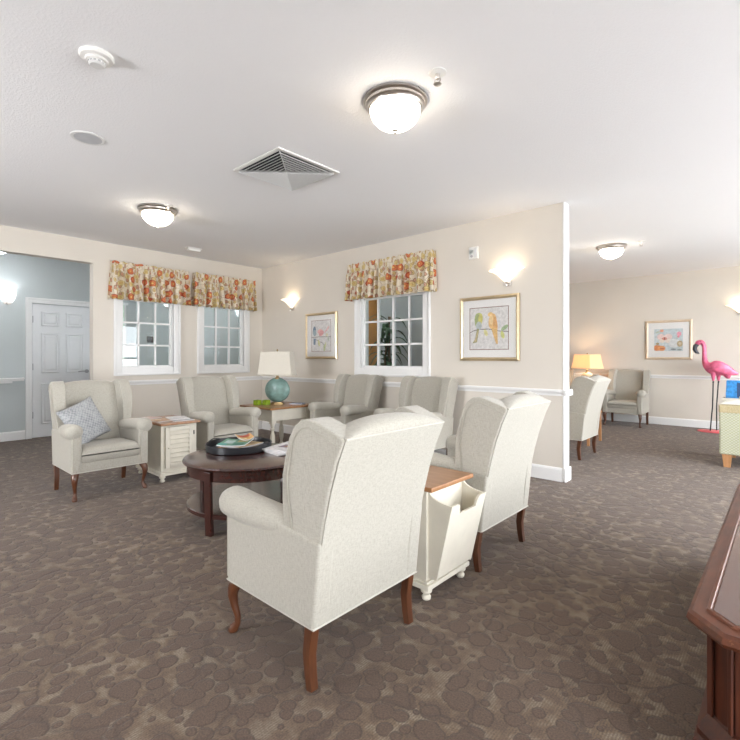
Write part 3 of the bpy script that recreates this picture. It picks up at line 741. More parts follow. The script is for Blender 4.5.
# ------------------------------------------------------------------ pictures
def picture(name, label, x, yw, z0, z1, w, frame, fw, shapes, bg, inner, cat='picture', border=None):
    """on a wall facing -y; x = centre; shapes: list of (material, polygon points in 0..1 of the print)"""
    t = thing(name, label, cat, (x, yw, (z0 + z1) / 2)); h = z1 - z0
    m = MB()
    def ringf(a, b, za, zb, y0, y1, y2):
        # mitred frame between rectangles a (outer half sizes) and b (inner)
        A = [(-a[0], -a[1]), (a[0], -a[1]), (a[0], a[1]), (-a[0], a[1])]; B = [(-b[0], -b[1]), (b[0], -b[1]), (b[0], b[1]), (-b[0], b[1])]
        md_ = [tuple((p * .45 + q * .55) for p, q in zip(P_, Q)) for P_, Q in zip(A, B)]
        vs = [(p[0], -.001, p[1]) for p in A] + [(p[0], y0, p[1]) for p in A] + [(p[0], y1, p[1]) for p in md_] + [(p[0], y2, p[1]) for p in B] + [(p[0], -.001, p[1]) for p in B]
        fs = []
        for r in range(4):
            for i in range(4): k_ = (i + 1) % 4; fs.append((r * 4 + i, r * 4 + k_, r * 4 + 4 + k_, r * 4 + 4 + i))
        m.add(vs, fs)
    ringf((w / 2, h / 2), (w / 2 - fw, h / 2 - fw), 0, 0, -.020, -.032, -.018)
    m.build('frame', frame, t)
    MB().box((-w / 2 + fw * .8, -.010, -h / 2 + fw * .8), (w / 2 - fw * .8, -.002, h / 2 - fw * .8)).build('mat_board', 'mat_board', t)
    pw, ph = inner
    p = MB(); p.box((-pw / 2, -.0115, -ph / 2), (pw / 2, -.0101, ph / 2), bg)
    if border:
        for a, b, c_, d_ in ((-pw / 2, pw / 2, -ph / 2, -ph / 2 + .008), (-pw / 2, pw / 2, ph / 2 - .008, ph / 2), (-pw / 2, -pw / 2 + .008, -ph / 2 + .008, ph / 2 - .008), (pw / 2 - .008, pw / 2, -ph / 2 + .008, ph / 2 - .008)):
            p.box((a, -.0120, c_), (b, -.0114, d_), border)
    y = -.0121
    for mat, pts in shapes:
        p.add([((u - .5) * pw, y, (v - .5) * ph) for u, v in pts], [tuple(range(len(pts)))], mat); y -= .00012
    p.build('print', None, t)
    MB().box((-w / 2 + fw * .9, -.0165, -h / 2 + fw * .9), (w / 2 - fw * .9, -.0155, h / 2 - fw * .9)).build('glazing', 'pic_glass', t)
    return t
def ell(cx, cy, rx, ry, a=0, n=20, jag=0):
    r = []
    for i in range(n):
        t = 2 * PI * i / n; j = 1 + jag * (1 if i % 2 else -1)
        x, y = rx * j * math.cos(t), ry * j * math.sin(t)
        r.append((cx + x * math.cos(a) - y * math.sin(a), cy + x * math.sin(a) + y * math.cos(a)))
    return r
def strip(pts, w):
    L = []; R_ = []
    for i, (x, y) in enumerate(pts):
        x0, y0 = pts[max(i - 1, 0)]; x1, y1 = pts[min(i + 1, len(pts) - 1)]; d = math.hypot(x1 - x0, y1 - y0) or 1
        nx, ny = -(y1 - y0) / d * w, (x1 - x0) / d * w; L.append((x + nx, y + ny)); R_.append((x - nx, y - ny))
    return L + R_[::-1]
F = flat
br = F((0.10, 0.07, 0.06)); paper1 = F((0.66, 0.645, 0.63))
sh = [(br, strip([(0, .40), (.1, .455), (.25, .485), (.5, .485)], .008)), (br, strip([(.5, .485), (.75, .43), (1, .41)], .007)),
      (F((.45, .50, .22)), ell(.245, .83, .075, .045)), (F((.34, .40, .18)), ell(.22, .67, .08, .19, .12)), (F((.55, .52, .16)), ell(.29, .72, .06, .14, -.1)), (F((.42, .47, .47)), ell(.25, .57, .075, .10)),
      (F((.30, .30, .14)), [(.20, .5), (.26, .5), (.20, .18), (.08, .16), (.15, .26)]), (F((.50, .40, .22)), [(.22, .44), (.245, .46), (.18, .2), (.12, .19)]),
      (F((.74, .52, .22)), ell(.55, .82, .07, .055)), (F((.72, .46, .20)), ell(.60, .66, .10, .18, -.12)), (F((.66, .36, .14)), ell(.67, .58, .055, .19, .12)), (F((.78, .58, .30)), ell(.57, .70, .05, .12)),
      (F((.68, .44, .18)), [(.57, .5), (.72, .5), (.735, .13), (.69, .14), (.62, .34)]),
      (F((.66, .62, .30)), ell(.43, .40, .045, .085, .4)), (F((.32, .42, .24)), ell(.90, .50, .10, .045, .6)), (F((.58, .60, .22)), ell(.85, .34, .045, .09, .3))]
picture('framed_picture', 'gold framed print of two birds perched side by side on a branch, below the sconce', -2.435, YB - E_, 1.185, 1.895, .71, 'gold', .038, sh, paper1, (.47, .47), border=F((.25, .16, .13)))
sh = [(br, strip([(0, .45), (.4, .47), (1, .46)], .007)), (br, strip([(.25, .38), (.55, .28), (.75, .16)], .007)),
      (F((.13, .19, .26)), ell(.17, .68, .08, .13)), (F((.28, .36, .40)), ell(.18, .60, .085, .10)), (F((.16, .22, .30)), [(.12, .42), (.24, .42), (.22, .22), (.12, .22)]),
      (F((.72, .40, .38)), ell(.45, .64, .13, .07, .1)), (F((.66, .33, .33)), ell(.52, .58, .13, .08, .4)), (F((.75, .48, .46)), ell(.84, .72, .10, .035, .8)), (F((.70, .40, .40)), ell(.74, .64, .08, .02, .8)),
      (F((.72, .66, .42)), ell(.80, .52, .05, .05)), (F((.42, .46, .38)), ell(.87, .40, .04, .07)), (F((.58, .56, .30)), ell(.40, .27, .05, .11, .3)), (F((.48, .54, .30)), ell(.68, .12, .05, .11)), (F((.60, .60, .34)), ell(.74, .22, .03, .08))]
picture('framed_picture', 'gold framed print of blue and pink birds on a twig, above the corner lamp', -5.175, YB - E_, 1.20, 1.89, .70, 'gold', .036, sh, paper1, (.44, .47), border=F((.35, .25, .22)))
sh = [(F((.60, .66, .68)), [(.0, 0), (.5, 0), (.45, .5), (0, .6)]), (F((.68, .70, .70)), ell(.7, .35, .22, .2)),
      (F((.78, .60, .56)), ell(.24, .64, .14, .14, -.5)), (F((.78, .62, .58)), ell(.50, .64, .14, .14, .5)), (F((.80, .70, .60)), ell(.28, .46, .09, .10)), (F((.80, .70, .62)), ell(.47, .46, .09, .10)),
      (F((.68, .28, .22)), ell(.365, .56, .09, .07)), (F((.22, .10, .08)), ell(.37, .56, .02, .07)),
      (F((.80, .36, .22)), ell(.27, .92, .07, .06, 0, 16, .1)), (F((.45, .50, .38)), ell(.12, .86, .08, .04, .4)), (F((.72, .30, .36)), ell(.87, .76, .08, .10, .2, 14, .2)), (F((.66, .24, .30)), ell(.85, .64, .04, .05)),
      (F((.40, .34, .20)), ell(.12, .33, .06, .06)), (F((.72, .26, .10)), ell(.10, .14, .16, .13, 0, 18, .08)), (F((.80, .36, .14)), ell(.26, .12, .14, .12, 0, 18, .1)), (F((.60, .16, .08)), ell(.28, .10, .09, .03)),
      (F((.48, .38, .22)), ell(.90, .32, .10, .14, 0, 18, .06)), (F((.66, .56, .38)), ell(.90, .33, .05, .07)), (F((.24, .28, .30)), ell(.68, .07, .10, .04)), (F((.26, .30, .28)), ell(.88, .05, .09, .03))]
picture('framed_picture', 'pale wood framed butterfly and flower print on the far wall beside the flamingo', -1.615, YC - E_, 1.185, 1.895, .72, 'gold_pale', .042, [(m_, [(min(1, max(0, u)), min(1, max(0, v))) for u, v in p_]) for m_, p_ in sh], F((.52, .60, .62)), (.44, .40))

# ------------------------------------------------------------------ wing chair
def make_chair(label, group):
    """faces +x; origin on the floor at the centre"""
    t = thing('wing_chair', label, 'armchair', (0, 0, 0), 0, group)
    hw = .315
    # seat deck / frame rail
    MB().prism([(.255, .235), (.255, .322), (-.20, .322), (-.20, .40), (-.30, .40), (-.30, .235)], 'y', -hw + .012, hw - .012).build('seat_frame', 'linen', t, bevel=.014, seg=3)
    # cushion
    def cush(u, v):
        u = .5 - .5 * math.cos(PI * u); v = .5 - .5 * math.cos(PI * v); x = -.20 + .466 * u; y = -.240 + .480 * v
        ex = 1 - abs(2 * u - 1) ** 9; ey = 1 - abs(2 * v - 1) ** 16
        return x, y, max(0, ex * ey)
    m = MB()
    m.grid(lambda u, v: (cush(u, v)[0], cush(u, v)[1], .385 + .055 * cush(u, v)[2] ** .4 + .012 * cush(u, v)[2] - .012 * (1 - u)), 18, 16)
    m.grid(lambda u, v: (cush(u, v)[0], cush(u, v)[1], .375 - .065 * cush(u, v)[2] ** .10 - .012 * (1 - u)), 18, 16)
    cu = m.build('seat_cushion', 'linen', t, smooth=80)
    # back: swept profile across y, arched crown with rolled top
    def crown(y): q = min(1, abs(y) / .305); return .946 + .052 * (1 - q ** 2.3)
    prof_n = 22
    def back(u, v):
        y = -.300 + .600 * u
        c = crown(y); z0 = .235
        # outline points around: outer bottom -> outer top -> crown -> inner face -> inner bottom
        k = v * prof_n
        top_r = .045
        seamz = .940
        pts = [(-.318, z0), (-.325, .36), (-.343, .5), (-.370, .63), (-.402, .75), (-.440, .86), (-.475, seamz), (-.476, seamz + (c - seamz) * .35), (-.464, seamz + (c - seamz) * .72), (-.436, c - .003), (-.405, c), (-.370, c - .003), (-.335, c - .02), (-.318, c - .055), (-.308, c - .11), (-.29, .78), (-.272, .68), (-.252, .58), (-.235, .50), (-.222, .42), (-.215, .34), (-.215, .30), (-.215, .26)]
        x, z = pts[min(int(round(k)), 22)]
        z = min(z, c) if z > seamz else z
        bulge = .014 * (1 - (abs(y) / .300) ** 3) if int(round(k)) >= 13 and z < .9 else 0
        return (x + bulge, y, z)
    m = MB().grid(back, 20, prof_n)
    n_ = 21
    m.f.append([j * n_ for j in range(prof_n + 1)]); m.m.append(0); m.f.append([j * n_ + 20 for j in range(prof_n + 1)][::-1]); m.m.append(0)
    bk = m.build('backrest', 'linen', t, smooth=60)
    MB().sweep([(-.4755, -.298 + .596 * i / 12, .940) for i in range(13)], .0028, 6).build('piping', 'piping_light', bk, smooth=True)
    # wings with side panel above the seam
    for s in (-1, 1):
        out = [(-.345, .545), (-.135, .545), (-.140, .60), (-.150, .68), (-.168, .78), (-.190, .86), (-.210, .925), (-.237, .968), (-.272, .994), (-.312, 1.000), (-.358, .988), (-.410, .968), (-.462, .946), (-.468, .932), (-.434, .86), (-.396, .75), (-.364, .63)]
        m = MB(); th0 = .085
        yo = s * hw; 
        def yo_(x, z): return s * (hw - .010 + .010 * max(0, (z - .6) / .4) + .030 * (x + .445) / .28 * min(1, max(0, (z - .545) / .25)))
        n = len(out)
        vs = [(x, yo_(x, z), z) for x, z in out] + [(x, yo_(x, z) - s * (.070 + .035 * min(1, max(0, (z - .55) / .35))), z) for x, z in out]
        m.add(vs, [tuple(range(n)), tuple(range(n, 2 * n))] + [(i, (i + 1) % n, n + (i + 1) % n, n + i) for i in range(n)])
        wg = m.build('wing', 'linen', t, bevel=.032, seg=5)
        pin = [(-.30 + (x + .30) * .80, .75 + (z - .75) * (.875 if z > .75 else .98)) for x, z in out[1:13]]
        pin = [(min(x, -.19), z) for x, z in pin] + [(-.455, .915)]
        MB().sweep([(x, yo_(x, z) + s * .0005, z) for x, z in pin], .0028, 6).build('piping', 'piping', wg, smooth=True)
        # arm: side panel + rolled top + scroll front
        MB().prism([(-.318, .235), (.258, .235), (.258, .60), (.20, .61), (-.16, .575), (-.352, .555)], 'y', s * (hw), s * (hw - .082)).build('arm_panel', 'linen', t, bevel=.012, seg=3)
        pth = []; rr = []
        for i in range(15):
            u = i / 14; x = -.165 + .440 * u; z = .562 + .026 * u; r = .050 + .016 * min(1, u * 1.5)
            if u > .9: r *= math.sqrt(max(.05, 1 - ((u - .9) / .1) ** 2 * .45))
            pth.append((x, s * (hw - .064 + .040 * min(1, u * 1.6)), z)); rr.append((r * 1.08, r))
        am = MB().sweep(pth, rr, 24).build('armrest', 'linen', t, smooth=70)
        # front facing of the arm
        sc_ = [(s * (hw - .004), .245), (s * (hw - .066), .245), (s * (hw - .070), .535)]
        MB().prism([(s * (hw - .006), .245), (s * (hw - .064), .245), (s * (hw - .068), .56), (s * (hw - .006), .56)], 'x', .257, .268).build('arm_facing', 'linen', am, bevel=.006, seg=2)
        MB().sweep([(.266, s * (hw - .010), .25), (.267, s * (hw - .010), .53)], .004, 6).build('piping', 'piping', am)
    # welt around the bottom edge
    MB().sweep([(-.318, -hw + .004, .238), (.262, -hw + .004, .238), (.262, hw - .004, .238), (-.318, hw - .004, .238), (-.318, -hw + .004, .238)], .0045, 6).build('welt', 'piping_light', t, smooth=True)
    # legs
    for s in (-1, 1):
        y = s * .29
        MB().sweep([(.215, s * .270, .262), (.226, s * .275, .235), (.250, s * .287, .195), (.254, s * .289, .165), (.244, s * .286, .12), (.230, s * .279, .075), (.230, s * .279, .045), (.245, s * .286, .022), (.252, s * .289, .010), (.252, s * .289, 0)],
                   [(.030, .030), (.032, .032), (.027, .027), (.023, .023), (.017, .017), (.0135, .0135), (.014, .014), (.021, .021), (.023, .023), (.018, .018)], 16).build('leg', 'leg', t, smooth=60)
        MB().sweep([(-.290, y, .262), (-.285, y, .22), (-.272, y, .13), (-.278, y, .06), (-.288, y, 0)], [(.029, .029), (.028, .028), (.026, .027), (.024, .025), (.022, .024)], 4, phase=PI / 4).build('leg', 'leg', t, bevel=.003)
    return t
G1 = 'cream wing chairs round the coffee table'; G2 = 'cream wing chairs in the far seating area'
c1 = make_chair('cream linen wing chair nearest the camera, seen from behind', G1)
c1.location = (-1.585, 1.405, 0); c1.rotation_euler = (0, 0, PI)
dup(c1, (-1.60, 2.66, 0), PI, 'cream wing chair seen from behind, between the magazine pocket table and the wall end', G1)
dup(c1, (-4.73, 1.505, 0), 0, 'cream wing chair holding the grey pillow, in front of the white door', G1)
dup(c1, (-4.79, 2.765, 0), 0, 'cream wing chair under the paired windows, between louvred cabinet and lamp table', G1)
dup(c1, (-4.235, 4.14, 0), -PI / 2, 'cream wing chair at the back wall next to the corner lamp table, under the window', G1)
dup(c1, (-3.11, 4.14, 0), -PI / 2, 'cream wing chair at the back wall, right one of the two under the window', G1)
dup(c1, (-2.13, 6.04, 0), PI, 'cream wing chair seen from behind, just past the wall end', G2)
dup(c1, (-2.20, 9.34, 0), -PI / 2, 'cream wing chair facing forward against the far wall, left of the flamingo', G2)
dup(c1, (-3.56, 9.34, 0), -PI / 2, 'cream wing chair left of the lit lamp, mostly hidden by the wall end', G2)

# pillow on chair c3
m = MB()
def pil(u, v, sg):
    a, b = 2 * u - 1, 2 * v - 1
    t_ = max(0, (1 - abs(a) ** 2.6)) ** .55 * max(0, (1 - abs(b) ** 2.6)) ** .55
    pin = 1 - .07 * (1 - abs(a * b)) * 1
    return (.19 * a * (1 - .06 * (1 - b * b)), .185 * b * (1 - .06 * (1 - a * a)), sg * .058 * t_)
m.grid(lambda u, v: pil(u, v, 1), 20, 20); m.grid(lambda u, v: pil(u, v, -1), 20, 20)
po = tag(m.build('throw_pillow', 'pillow', smooth=100), 'square grey checked throw pillow leaning on the left wing chair', 'pillow')
# plane normal = towards +x, slightly up
po.matrix_world = Matrix.Translation((-4.79, 1.385, .630)) @ Matrix.Rotation(math.radians(18), 4, 'Z') @ Matrix.Rotation(math.radians(70), 4, 'Y') @ Matrix.Rotation(math.radians(20), 4, 'Z')

# ------------------------------------------------------------------ louvred magazine cabinets
def make_cabinet(label, group):
    """door faces +x, magazine pocket at -x; origin floor centre of the body"""
    t = thing('magazine_cabinet', label, 'cabinet', (0, 0, 0), 0, group)
    hx, hy, zt = .275, .182, .555
    MB().box((-hx, -hy, .10), (hx, hy, zt)).build('body', 'cream_paint', t, bevel=.004)
    MB().box((-hx - .022, -hy - .018, .062), (hx + .022, hy + .018, .088)).box((-hx - .012, -hy - .010, .088), (hx + .012, hy + .010, .102)).build('plinth', 'cream_paint', t, bevel=.005)
    MB().box((-hx - .045, -hy - .022, zt), (hx + .045, hy + .022, zt + .024)).build('top', 'top_wood', t, bevel=.006, seg=3)
    for sx in (-1, 1):
        for sy in (-1, 1):
            MB().lathe([(.014, 0), (.022, .006), (.024, .018), (.016, .028), (.019, .034), (.028, .042), (.030, .050), (.026, .062)], 18, c=(sx * (hx - .015), sy * (hy - .02), 0)).build('foot', 'cream_paint', t, smooth=50)
    x0, x1 = hx, hx + .022
    d = MB(); y0, y1, z0, z1 = -.145, .140, .135, .535; st = .045
    d.box((x0, y0, z0), (x1, y0 + st, z1)).box((x0, y1 - st, z0), (x1, y1, z1)).box((x0, y0 + st, z0), (x1, y1 - st, z0 + .045)).box((x0, y0 + st, z1 - .04), (x1, y1 - st, z1))
    dr = d.build('door', 'cream_paint', t, bevel=.003)
    for k in range(7):
        z = z0 + .045 + (z1 - z0 - .085) * (k + .5) / 7; hh = (z1 - z0 - .085) / 14
        MB().prism([(x0 - .001, z + hh), (x0 + .002, z + hh), (x0 + .021, z - hh * .62), (x0 + .018, z - hh * .80), (x0 - .001, z - hh * .9)], 'y', y0 + st, y1 - st).build('slat', 'cream_paint', dr)
    MB().lathe([(.004, 0), (.004, .012), (.010, .018), (.009, .026), (.002, .029)], 14).xf(Matrix.Translation((x1 - .001, y0 + .025, .335)) @ Matrix.Rotation(PI / 2, 4, 'Y')).build('knob', 'cream_paint', dr, smooth=True)
    for z in (.20, .46):
        MB().box((x1 - .004, y1 - .002, z - .02), (x1 + .003, y1 + .008, z + .02)).build('hinge', 'black_iron', dr)
    # pocket: slanted front with scooped top between two wedge cheeks
    pk = MB(); w = .155; zb, ztp = .125, .50; dx = .14
    def px(z): return -hx - .052 - (dx - .052) * (z - zb) / (ztp - zb)
    front = [(-w, zb), (w, zb), (w, .50)]
    for k in range(9): a = k / 8; front.append((w - .045 - .03 * math.sin(a * PI / 2) , .50 - .055 * (1 - math.cos(a * PI / 2))))
    front += [(-p[0], p[1]) for p in front[3:][::-1]] + [(-w, .50)]
    n = len(front)
    vs = [(px(z), y, z) for y, z in front] + [(px(z) + .013, y, z) for y, z in front]
    pk.add(vs, [tuple(range(n)), tuple(range(n, 2 * n))] + [(i, (i + 1) % n, n + (i + 1) % n, n + i) for i in range(n)])
    for s in (-1, 1):
        ck = [(-hx, zb - .01), (px(zb - .01), zb - .01), (px(.50), .50)]
        for k in range(1, 9): a = k / 8 * PI / 2; ck.append((px(.50) + (-hx - px(.50)) * math.sin(a) * .95, .50 + .048 * (1 - math.cos(a))))
        ck.append((-hx, .548))
        pk.prism(ck, 'y', s * w, s * (w + .013))
    pk.box((-hx - .045, -w, zb - .008), (-hx, w, zb + .006))
    pk.build('magazine_pocket', 'cream_paint', t)
    return t
GC = 'cream louvred magazine cabinets'
cb = make_cabinet('cream louvred side cabinet between the pillow chair and the window chair, magazines on top', GC)
cb.location = (-4.80, 2.145, 0)
dup(cb, (-1.615, 2.08, 0), PI, 'cream side cabinet with empty magazine pocket between the two chairs seen from behind', GC)

# magazines
def magazine(label, loc, rz, w, h, th, cover, spots=(), group=None, tilt=0, name='magazine', curl=0):
    t = thing(name, label, 'magazine', loc, rz, group)
    def lay(x, y, z): return (x, y, z + curl * (2 * x / w) ** 2)
    pm = MB(); pm.grid(lambda u, v: lay(-w / 2 + w * u, -h / 2 + h * v, 0), 10, 1); pm.grid(lambda u, v: lay(-w / 2 + w * u, -h / 2 + h * v, th * .8), 10, 1)
    for v_ in (0, 1):
        pm.add([lay(-w / 2 + w * i / 10, -h / 2 + h * v_, z_) for z_ in (0, th * .8) for i in range(11)], [(i, i + 1, i + 12, i + 11) for i in range(10)])
    for u_ in (-1, 1): pm.add([lay(u_ * w / 2, y, z) for y, z in ((-h / 2, 0), (h / 2, 0), (h / 2, th * .8), (-h / 2, th * .8))], [(0, 1, 2, 3)])
    pm.build('pages', 'paper', t)
    cm = MB(); cm.mi(F(cover)); 
    def slab(x0, x1, y0, y1, z, mat, e=.0007):
        n = max(2, int(abs(x1 - x0) / w * 10)); cm.grid(lambda u, v: lay(x0 + (x1 - x0) * u, y0 + (y1 - y0) * v, z), n, 1, mat)
    slab(-w / 2, w / 2, -h / 2, h / 2, th * .85, F(cover))
    z = th * .85 + .0006
    for (c_, x0, x1, y0, y1) in spots: slab((x0 - .5) * w, (x1 - .5) * w, (y0 - .5) * h, (y1 - .5) * h, z, F(c_)); z += .0003
    cm.build('cover', None, t)
    t.rotation_euler[0] = tilt
    return t

# ------------------------------------------------------------------ coffee table
TX, TY, TZ = -3.09, 2.03, .472
t = thing('coffee_table', 'round dark mahogany coffee table with lower shelf in the middle of the chairs', 'coffee table', (TX, TY, 0))
MB().lathe([(.475, TZ - .028), (.487, TZ - .022), (.492, TZ - .012), (.487, TZ - .003), (.477, TZ), (.01, TZ)], 72).build('tabletop', 'mahogany', t, smooth=30)
MB().lathe([(.462, TZ - .028), (.462, TZ - .100), (.445, TZ - .100), (.445, TZ - .028)], 72).build('apron', 'mahogany', t, smooth=30)
MB().lathe([(.01, .115), (.45, .115), (.462, .12), (.462, .145), (.455, .15), (.01, .15)], 72).build('lower_shelf', 'mahogany', t, smooth=30)
for k in range(4):
    a = math.radians(-70 + 90 * k); R4 = Matrix.Rotation(a, 4, 'Z')
    MB().prism([(.435, .001), (.470, .001), (.476, .18), (.482, TZ - .032), (.478, TZ - .030), (.455, TZ - .030), (.448, .18)], 'y', -.026, .026).xf(R4).build('leg', 'mahogany', t, bevel=.005)
# tray
QX, QY = -3.325, 2.075
t = thing('serving_tray', 'round black tray holding magazines on the coffee table', 'tray', (QX, QY, TZ))
MB().lathe([(.005, .001), (.248, .001), (.256, .006), (.262, .056), (.259, .060), (.254, .056), (.248, .010), (.005, .009)], 60).build('tray_body', 'black', t, smooth=40)
for a in (math.radians(200), math.radians(20)):
    pts = [(.258 * math.cos(a + q), .258 * math.sin(a + q), .055 + .014 * math.sin(PI * (q + .28) / .56)) for q in [-.28 + .56 * i / 10 for i in range(11)]]
    MB().sweep(pts, .005, 8).build('handle', 'black', t, smooth=True)
GM = 'magazines in the tray'
z = TZ + .011
magazine('orange and tan covered magazine at the back of the black tray', (QX - .06, QY + .02, z), .5, .21, .27, .014, (.62, .36, .18), [((.75, .55, .35), .1, .6, .1, .8), ((.40, .22, .12), .6, .95, .5, .9)], GM)
magazine('dark brown covered magazine low in the black tray', (QX + .03, QY + .03, z + .014), 1.1, .21, .27, .014, (.22, .16, .10), [((.45, .32, .20), .1, .9, .1, .4)], GM)
magazine('tan magazine second from the top in the black tray', (QX + .05, QY + .0, z + .028), .25, .21, .27, .014, (.50, .38, .22), [((.30, .22, .12), .1, .8, .55, .9), ((.62, .42, .20), .5, .95, .05, .45)], GM)
magazine('green and teal covered magazine on top in the black tray', (QX + .0, QY - .03, z + .042), .75, .22, .29, .010, (.16, .34, .24), [((.50, .62, .62), .12, .45, .3, .75), ((.06, .22, .16), .5, .9, .0, .35), ((.55, .45, .22), .55, .95, .5, .95), ((.12, .42, .38), .0, .3, .0, .25)], GM, curl=.006)
magazine('magazine with a curling red and yellow cover sticking up in the black tray', (QX - .05, QY + .08, z + .062), 1.15, .13, .22, .006, (.66, .40, .16), [((.55, .12, .07), .2, .9, .55, .98), ((.80, .66, .40), .1, .6, .1, .4)], GM, curl=.022)
GN = 'newsletters stacked on the coffee table'
for k in range(4):
    lab = ['bottom white newsletter of the stack by the black tray', 'second lowest white newsletter of the stack by the black tray', 'second highest white newsletter of the stack by the black tray', 'top white newsletter with a purple picture, beside the black tray'][k]
    sp = [((.30, .24, .30), .25, .8, .30, .62), ((.40, .26, .16), .4, .7, .36, .52)] if k == 3 else []
    magazine(lab, (-2.985 - .004 * k, 2.325 + .004 * k, TZ + .001 + .008 * k), -.12 + .14 * k, .27, .37, .008, (.74, .73, .74), sp, GN, name='newsletter')
# magazines on cabinet
GK = 'magazines on the louvred cabinet'
magazine('tan covered magazine at the front of the louvred cabinet top', (-4.75, 2.06, .580), .15, .24, .19, .006, (.52, .34, .22), [((.70, .58, .45), .1, .5, .1, .6)], GK)
magazine('grey and white magazine on the louvred cabinet by the window chair', (-4.66, 2.22, .580), 1.45, .20, .27, .008, (.40, .40, .42), [((.62, .62, .64), .1, .6, .2, .9)], GK)
magazine('white open booklet on top of the grey magazine on the louvred cabinet', (-4.72, 2.22, .5888), 1.35, .19, .26, .008, (.76, .76, .77), [((.60, .60, .62), .15, .8, .25, .35)], GK)
magazine('pinkish booklet at the back left of the louvred cabinet top', (-5.0, 2.05, .580), .3, .19, .15, .008, (.62, .46, .42), [((.80, .76, .72), .1, .7, .1, .5)], GK)

# ------------------------------------------------------------------ corner lamp table
LX, LY = -5.01, 3.70
t = thing('lamp_table', 'cream table with turned legs and brown wood top in the room corner', 'side table', (LX, LY, 0))
MB().box((-.34, -.35, .575), (.34, .35, .60)).build('tabletop', 'top_wood', t, bevel=.006, seg=3)
ap = MB()
for s in (-1, 1): ap.box((-.26, s * .272, .43), (.26, s * .292, .575)).box((s * .272, -.26, .43), (s * .292, .26, .575))
ap.build('apron', 'cream_paint', t, bevel=.003)
for sx in (-1, 1):
    for sy in (-1, 1):
        c_ = (sx * .27, sy * .27, 0)
        MB().box((c_[0] - .032, c_[1] - .032, .40), (c_[0] + .032, c_[1] + .032, .575)).lathe([(.016, 0), (.024, .01), (.026, .03), (.016, .05), (.020, .07), (.030, .12), (.033, .19), (.030, .25), (.018, .30), (.016, .315), (.030, .325), (.030, .34), (.018, .35), (.026, .375), (.030, .40)], 20, c=c_).build('leg', 'cream_paint', t, smooth=45)

def table_lamp(name, label, loc, rz, z_shade0, z_shade1, wb, wt, db, dt, disc_r, glaze, shade_mat, lit=0):
    t = thing(name, label, 'table lamp', loc, rz)
    MB().box((-.09, -.05, 0), (.09, .05, .014)).box((-.07, -.035, .014), (.07, .035, .028)).build('foot_plate', 'brass', t, bevel=.003)
    m = MB().lathe([(disc_r * math.sin(PI * i / 16) if 0 < i < 16 else .01, -disc_r * math.cos(PI * i / 16)) for i in range(17)], 36, c=(0, 0, 0), sy=.42)
    m.xf(Matrix.Translation((0, 0, disc_r * .97 + .024)) @ Matrix.Scale(.97, 4, (0, 0, 1))); m.build('lamp_body', glaze, t, smooth=True)
    zt = disc_r * 1.94 + .015
    MB().lathe([(.035, zt - .012), (.036, zt + .006), (.02, zt + .014), (.018, zt + .03), (.026, zt + .045), (.012, zt + .055), (.010, z_shade0 + .03)], 18).build('neck', 'brass', t, smooth=45)
    # rectangular bell shade
    n = 12; z0, z1 = z_shade0, z_shade1
    vs = []; 
    for j in range(n + 1):
        u = j / n; q = u ** .75
        a = wb / 2 + (wt - wb) / 2 * q; b = db / 2 + (dt - db) / 2 * q; z = z0 + (z1 - z0) * u
        vs += [(-a, -b, z), (a, -b, z), (a, b, z), (-a, b, z)]
    fs = [(j * 4 + i, j * 4 + (i + 1) % 4, j * 4 + 4 + (i + 1) % 4, j * 4 + 4 + i) for j in range(n) for i in range(4)]
    sh = MB().add(vs, fs); so = sh.build('lamp_shade', shade_mat, t, smooth=30, solid=.004)
    MB().lathe([(.003, z1 - .02), (.004, z1), (.012, z1 + .012), (.010, z1 + .026), (.002, z1 + .034)], 12).build('finial', 'brass', t, smooth=True)
    MB().sweep([(0, -dt / 2, z1 - .015), (0, dt / 2, z1 - .015)], .002, 6).sweep([(0, 0, z_shade0 + .02), (0, 0, z1 - .01)], .004, 6).build('harp', 'brass', t)
    if lit:
        l = bpy.data.lights.new('lamp_bulb', 'POINT'); l.energy = lit; l.color = (1.0, .66, .38); l.shadow_soft_size = .04
        o = bpy.data.objects.new('lamp_bulb', l); C.objects.link(o); o.parent = t; o.location = (0.03, 0, (z0 + z1) / 2)
    return t
table_lamp('table_lamp', 'table lamp with round teal ceramic body and unlit cream shade in the corner', (-5.06, 3.74, .60), math.radians(36), .385, .70, .46, .385, .28, .21, .170, 'teal', 'shade')
for nm, p, lab in (('candle_holder', (-5.15, 3.49), 'lime green glass cube on the corner table, left one of the pair'), ('candle_holder', (-5.07, 3.57), 'lime green glass cube on the corner table, right one beside the lamp')):
    t = thing(nm, lab, 'candle holder', (p[0], p[1], .60), .2, 'lime green glass cubes')
    MB().box((-.038, -.038, 0), (.038, .038, .012)).box((-.038, -.038, .012), (-.030, .038, .065)).box((.030, -.038, .012), (.038, .038, .065)).box((-.030, -.038, .012), (.030, -.030, .065)).box((-.030, .030, .012), (.030, .038, .065)).build('glass_cube', 'green_glass', t, bevel=.003)
    MB().lathe([(.018, .012), (.018, .03), (.002, .03)], 16).build('tealight', 'paper', t)
t = thing('tablet_book', 'thin dark closed book lying on the corner table right of the lamp', 'book', (-4.86, 3.92, .60), .5)
MB().box((-.09, -.06, .002), (.088, .058, .010)).build('pages', 'paper', t)
MB().box((-.092, -.062, 0), (.092, .062, .002)).box((-.092, -.062, .010), (.092, .062, .013)).box((-.094, -.062, 0), (-.090, .062, .013)).build('cover', 'blue_dark', t)

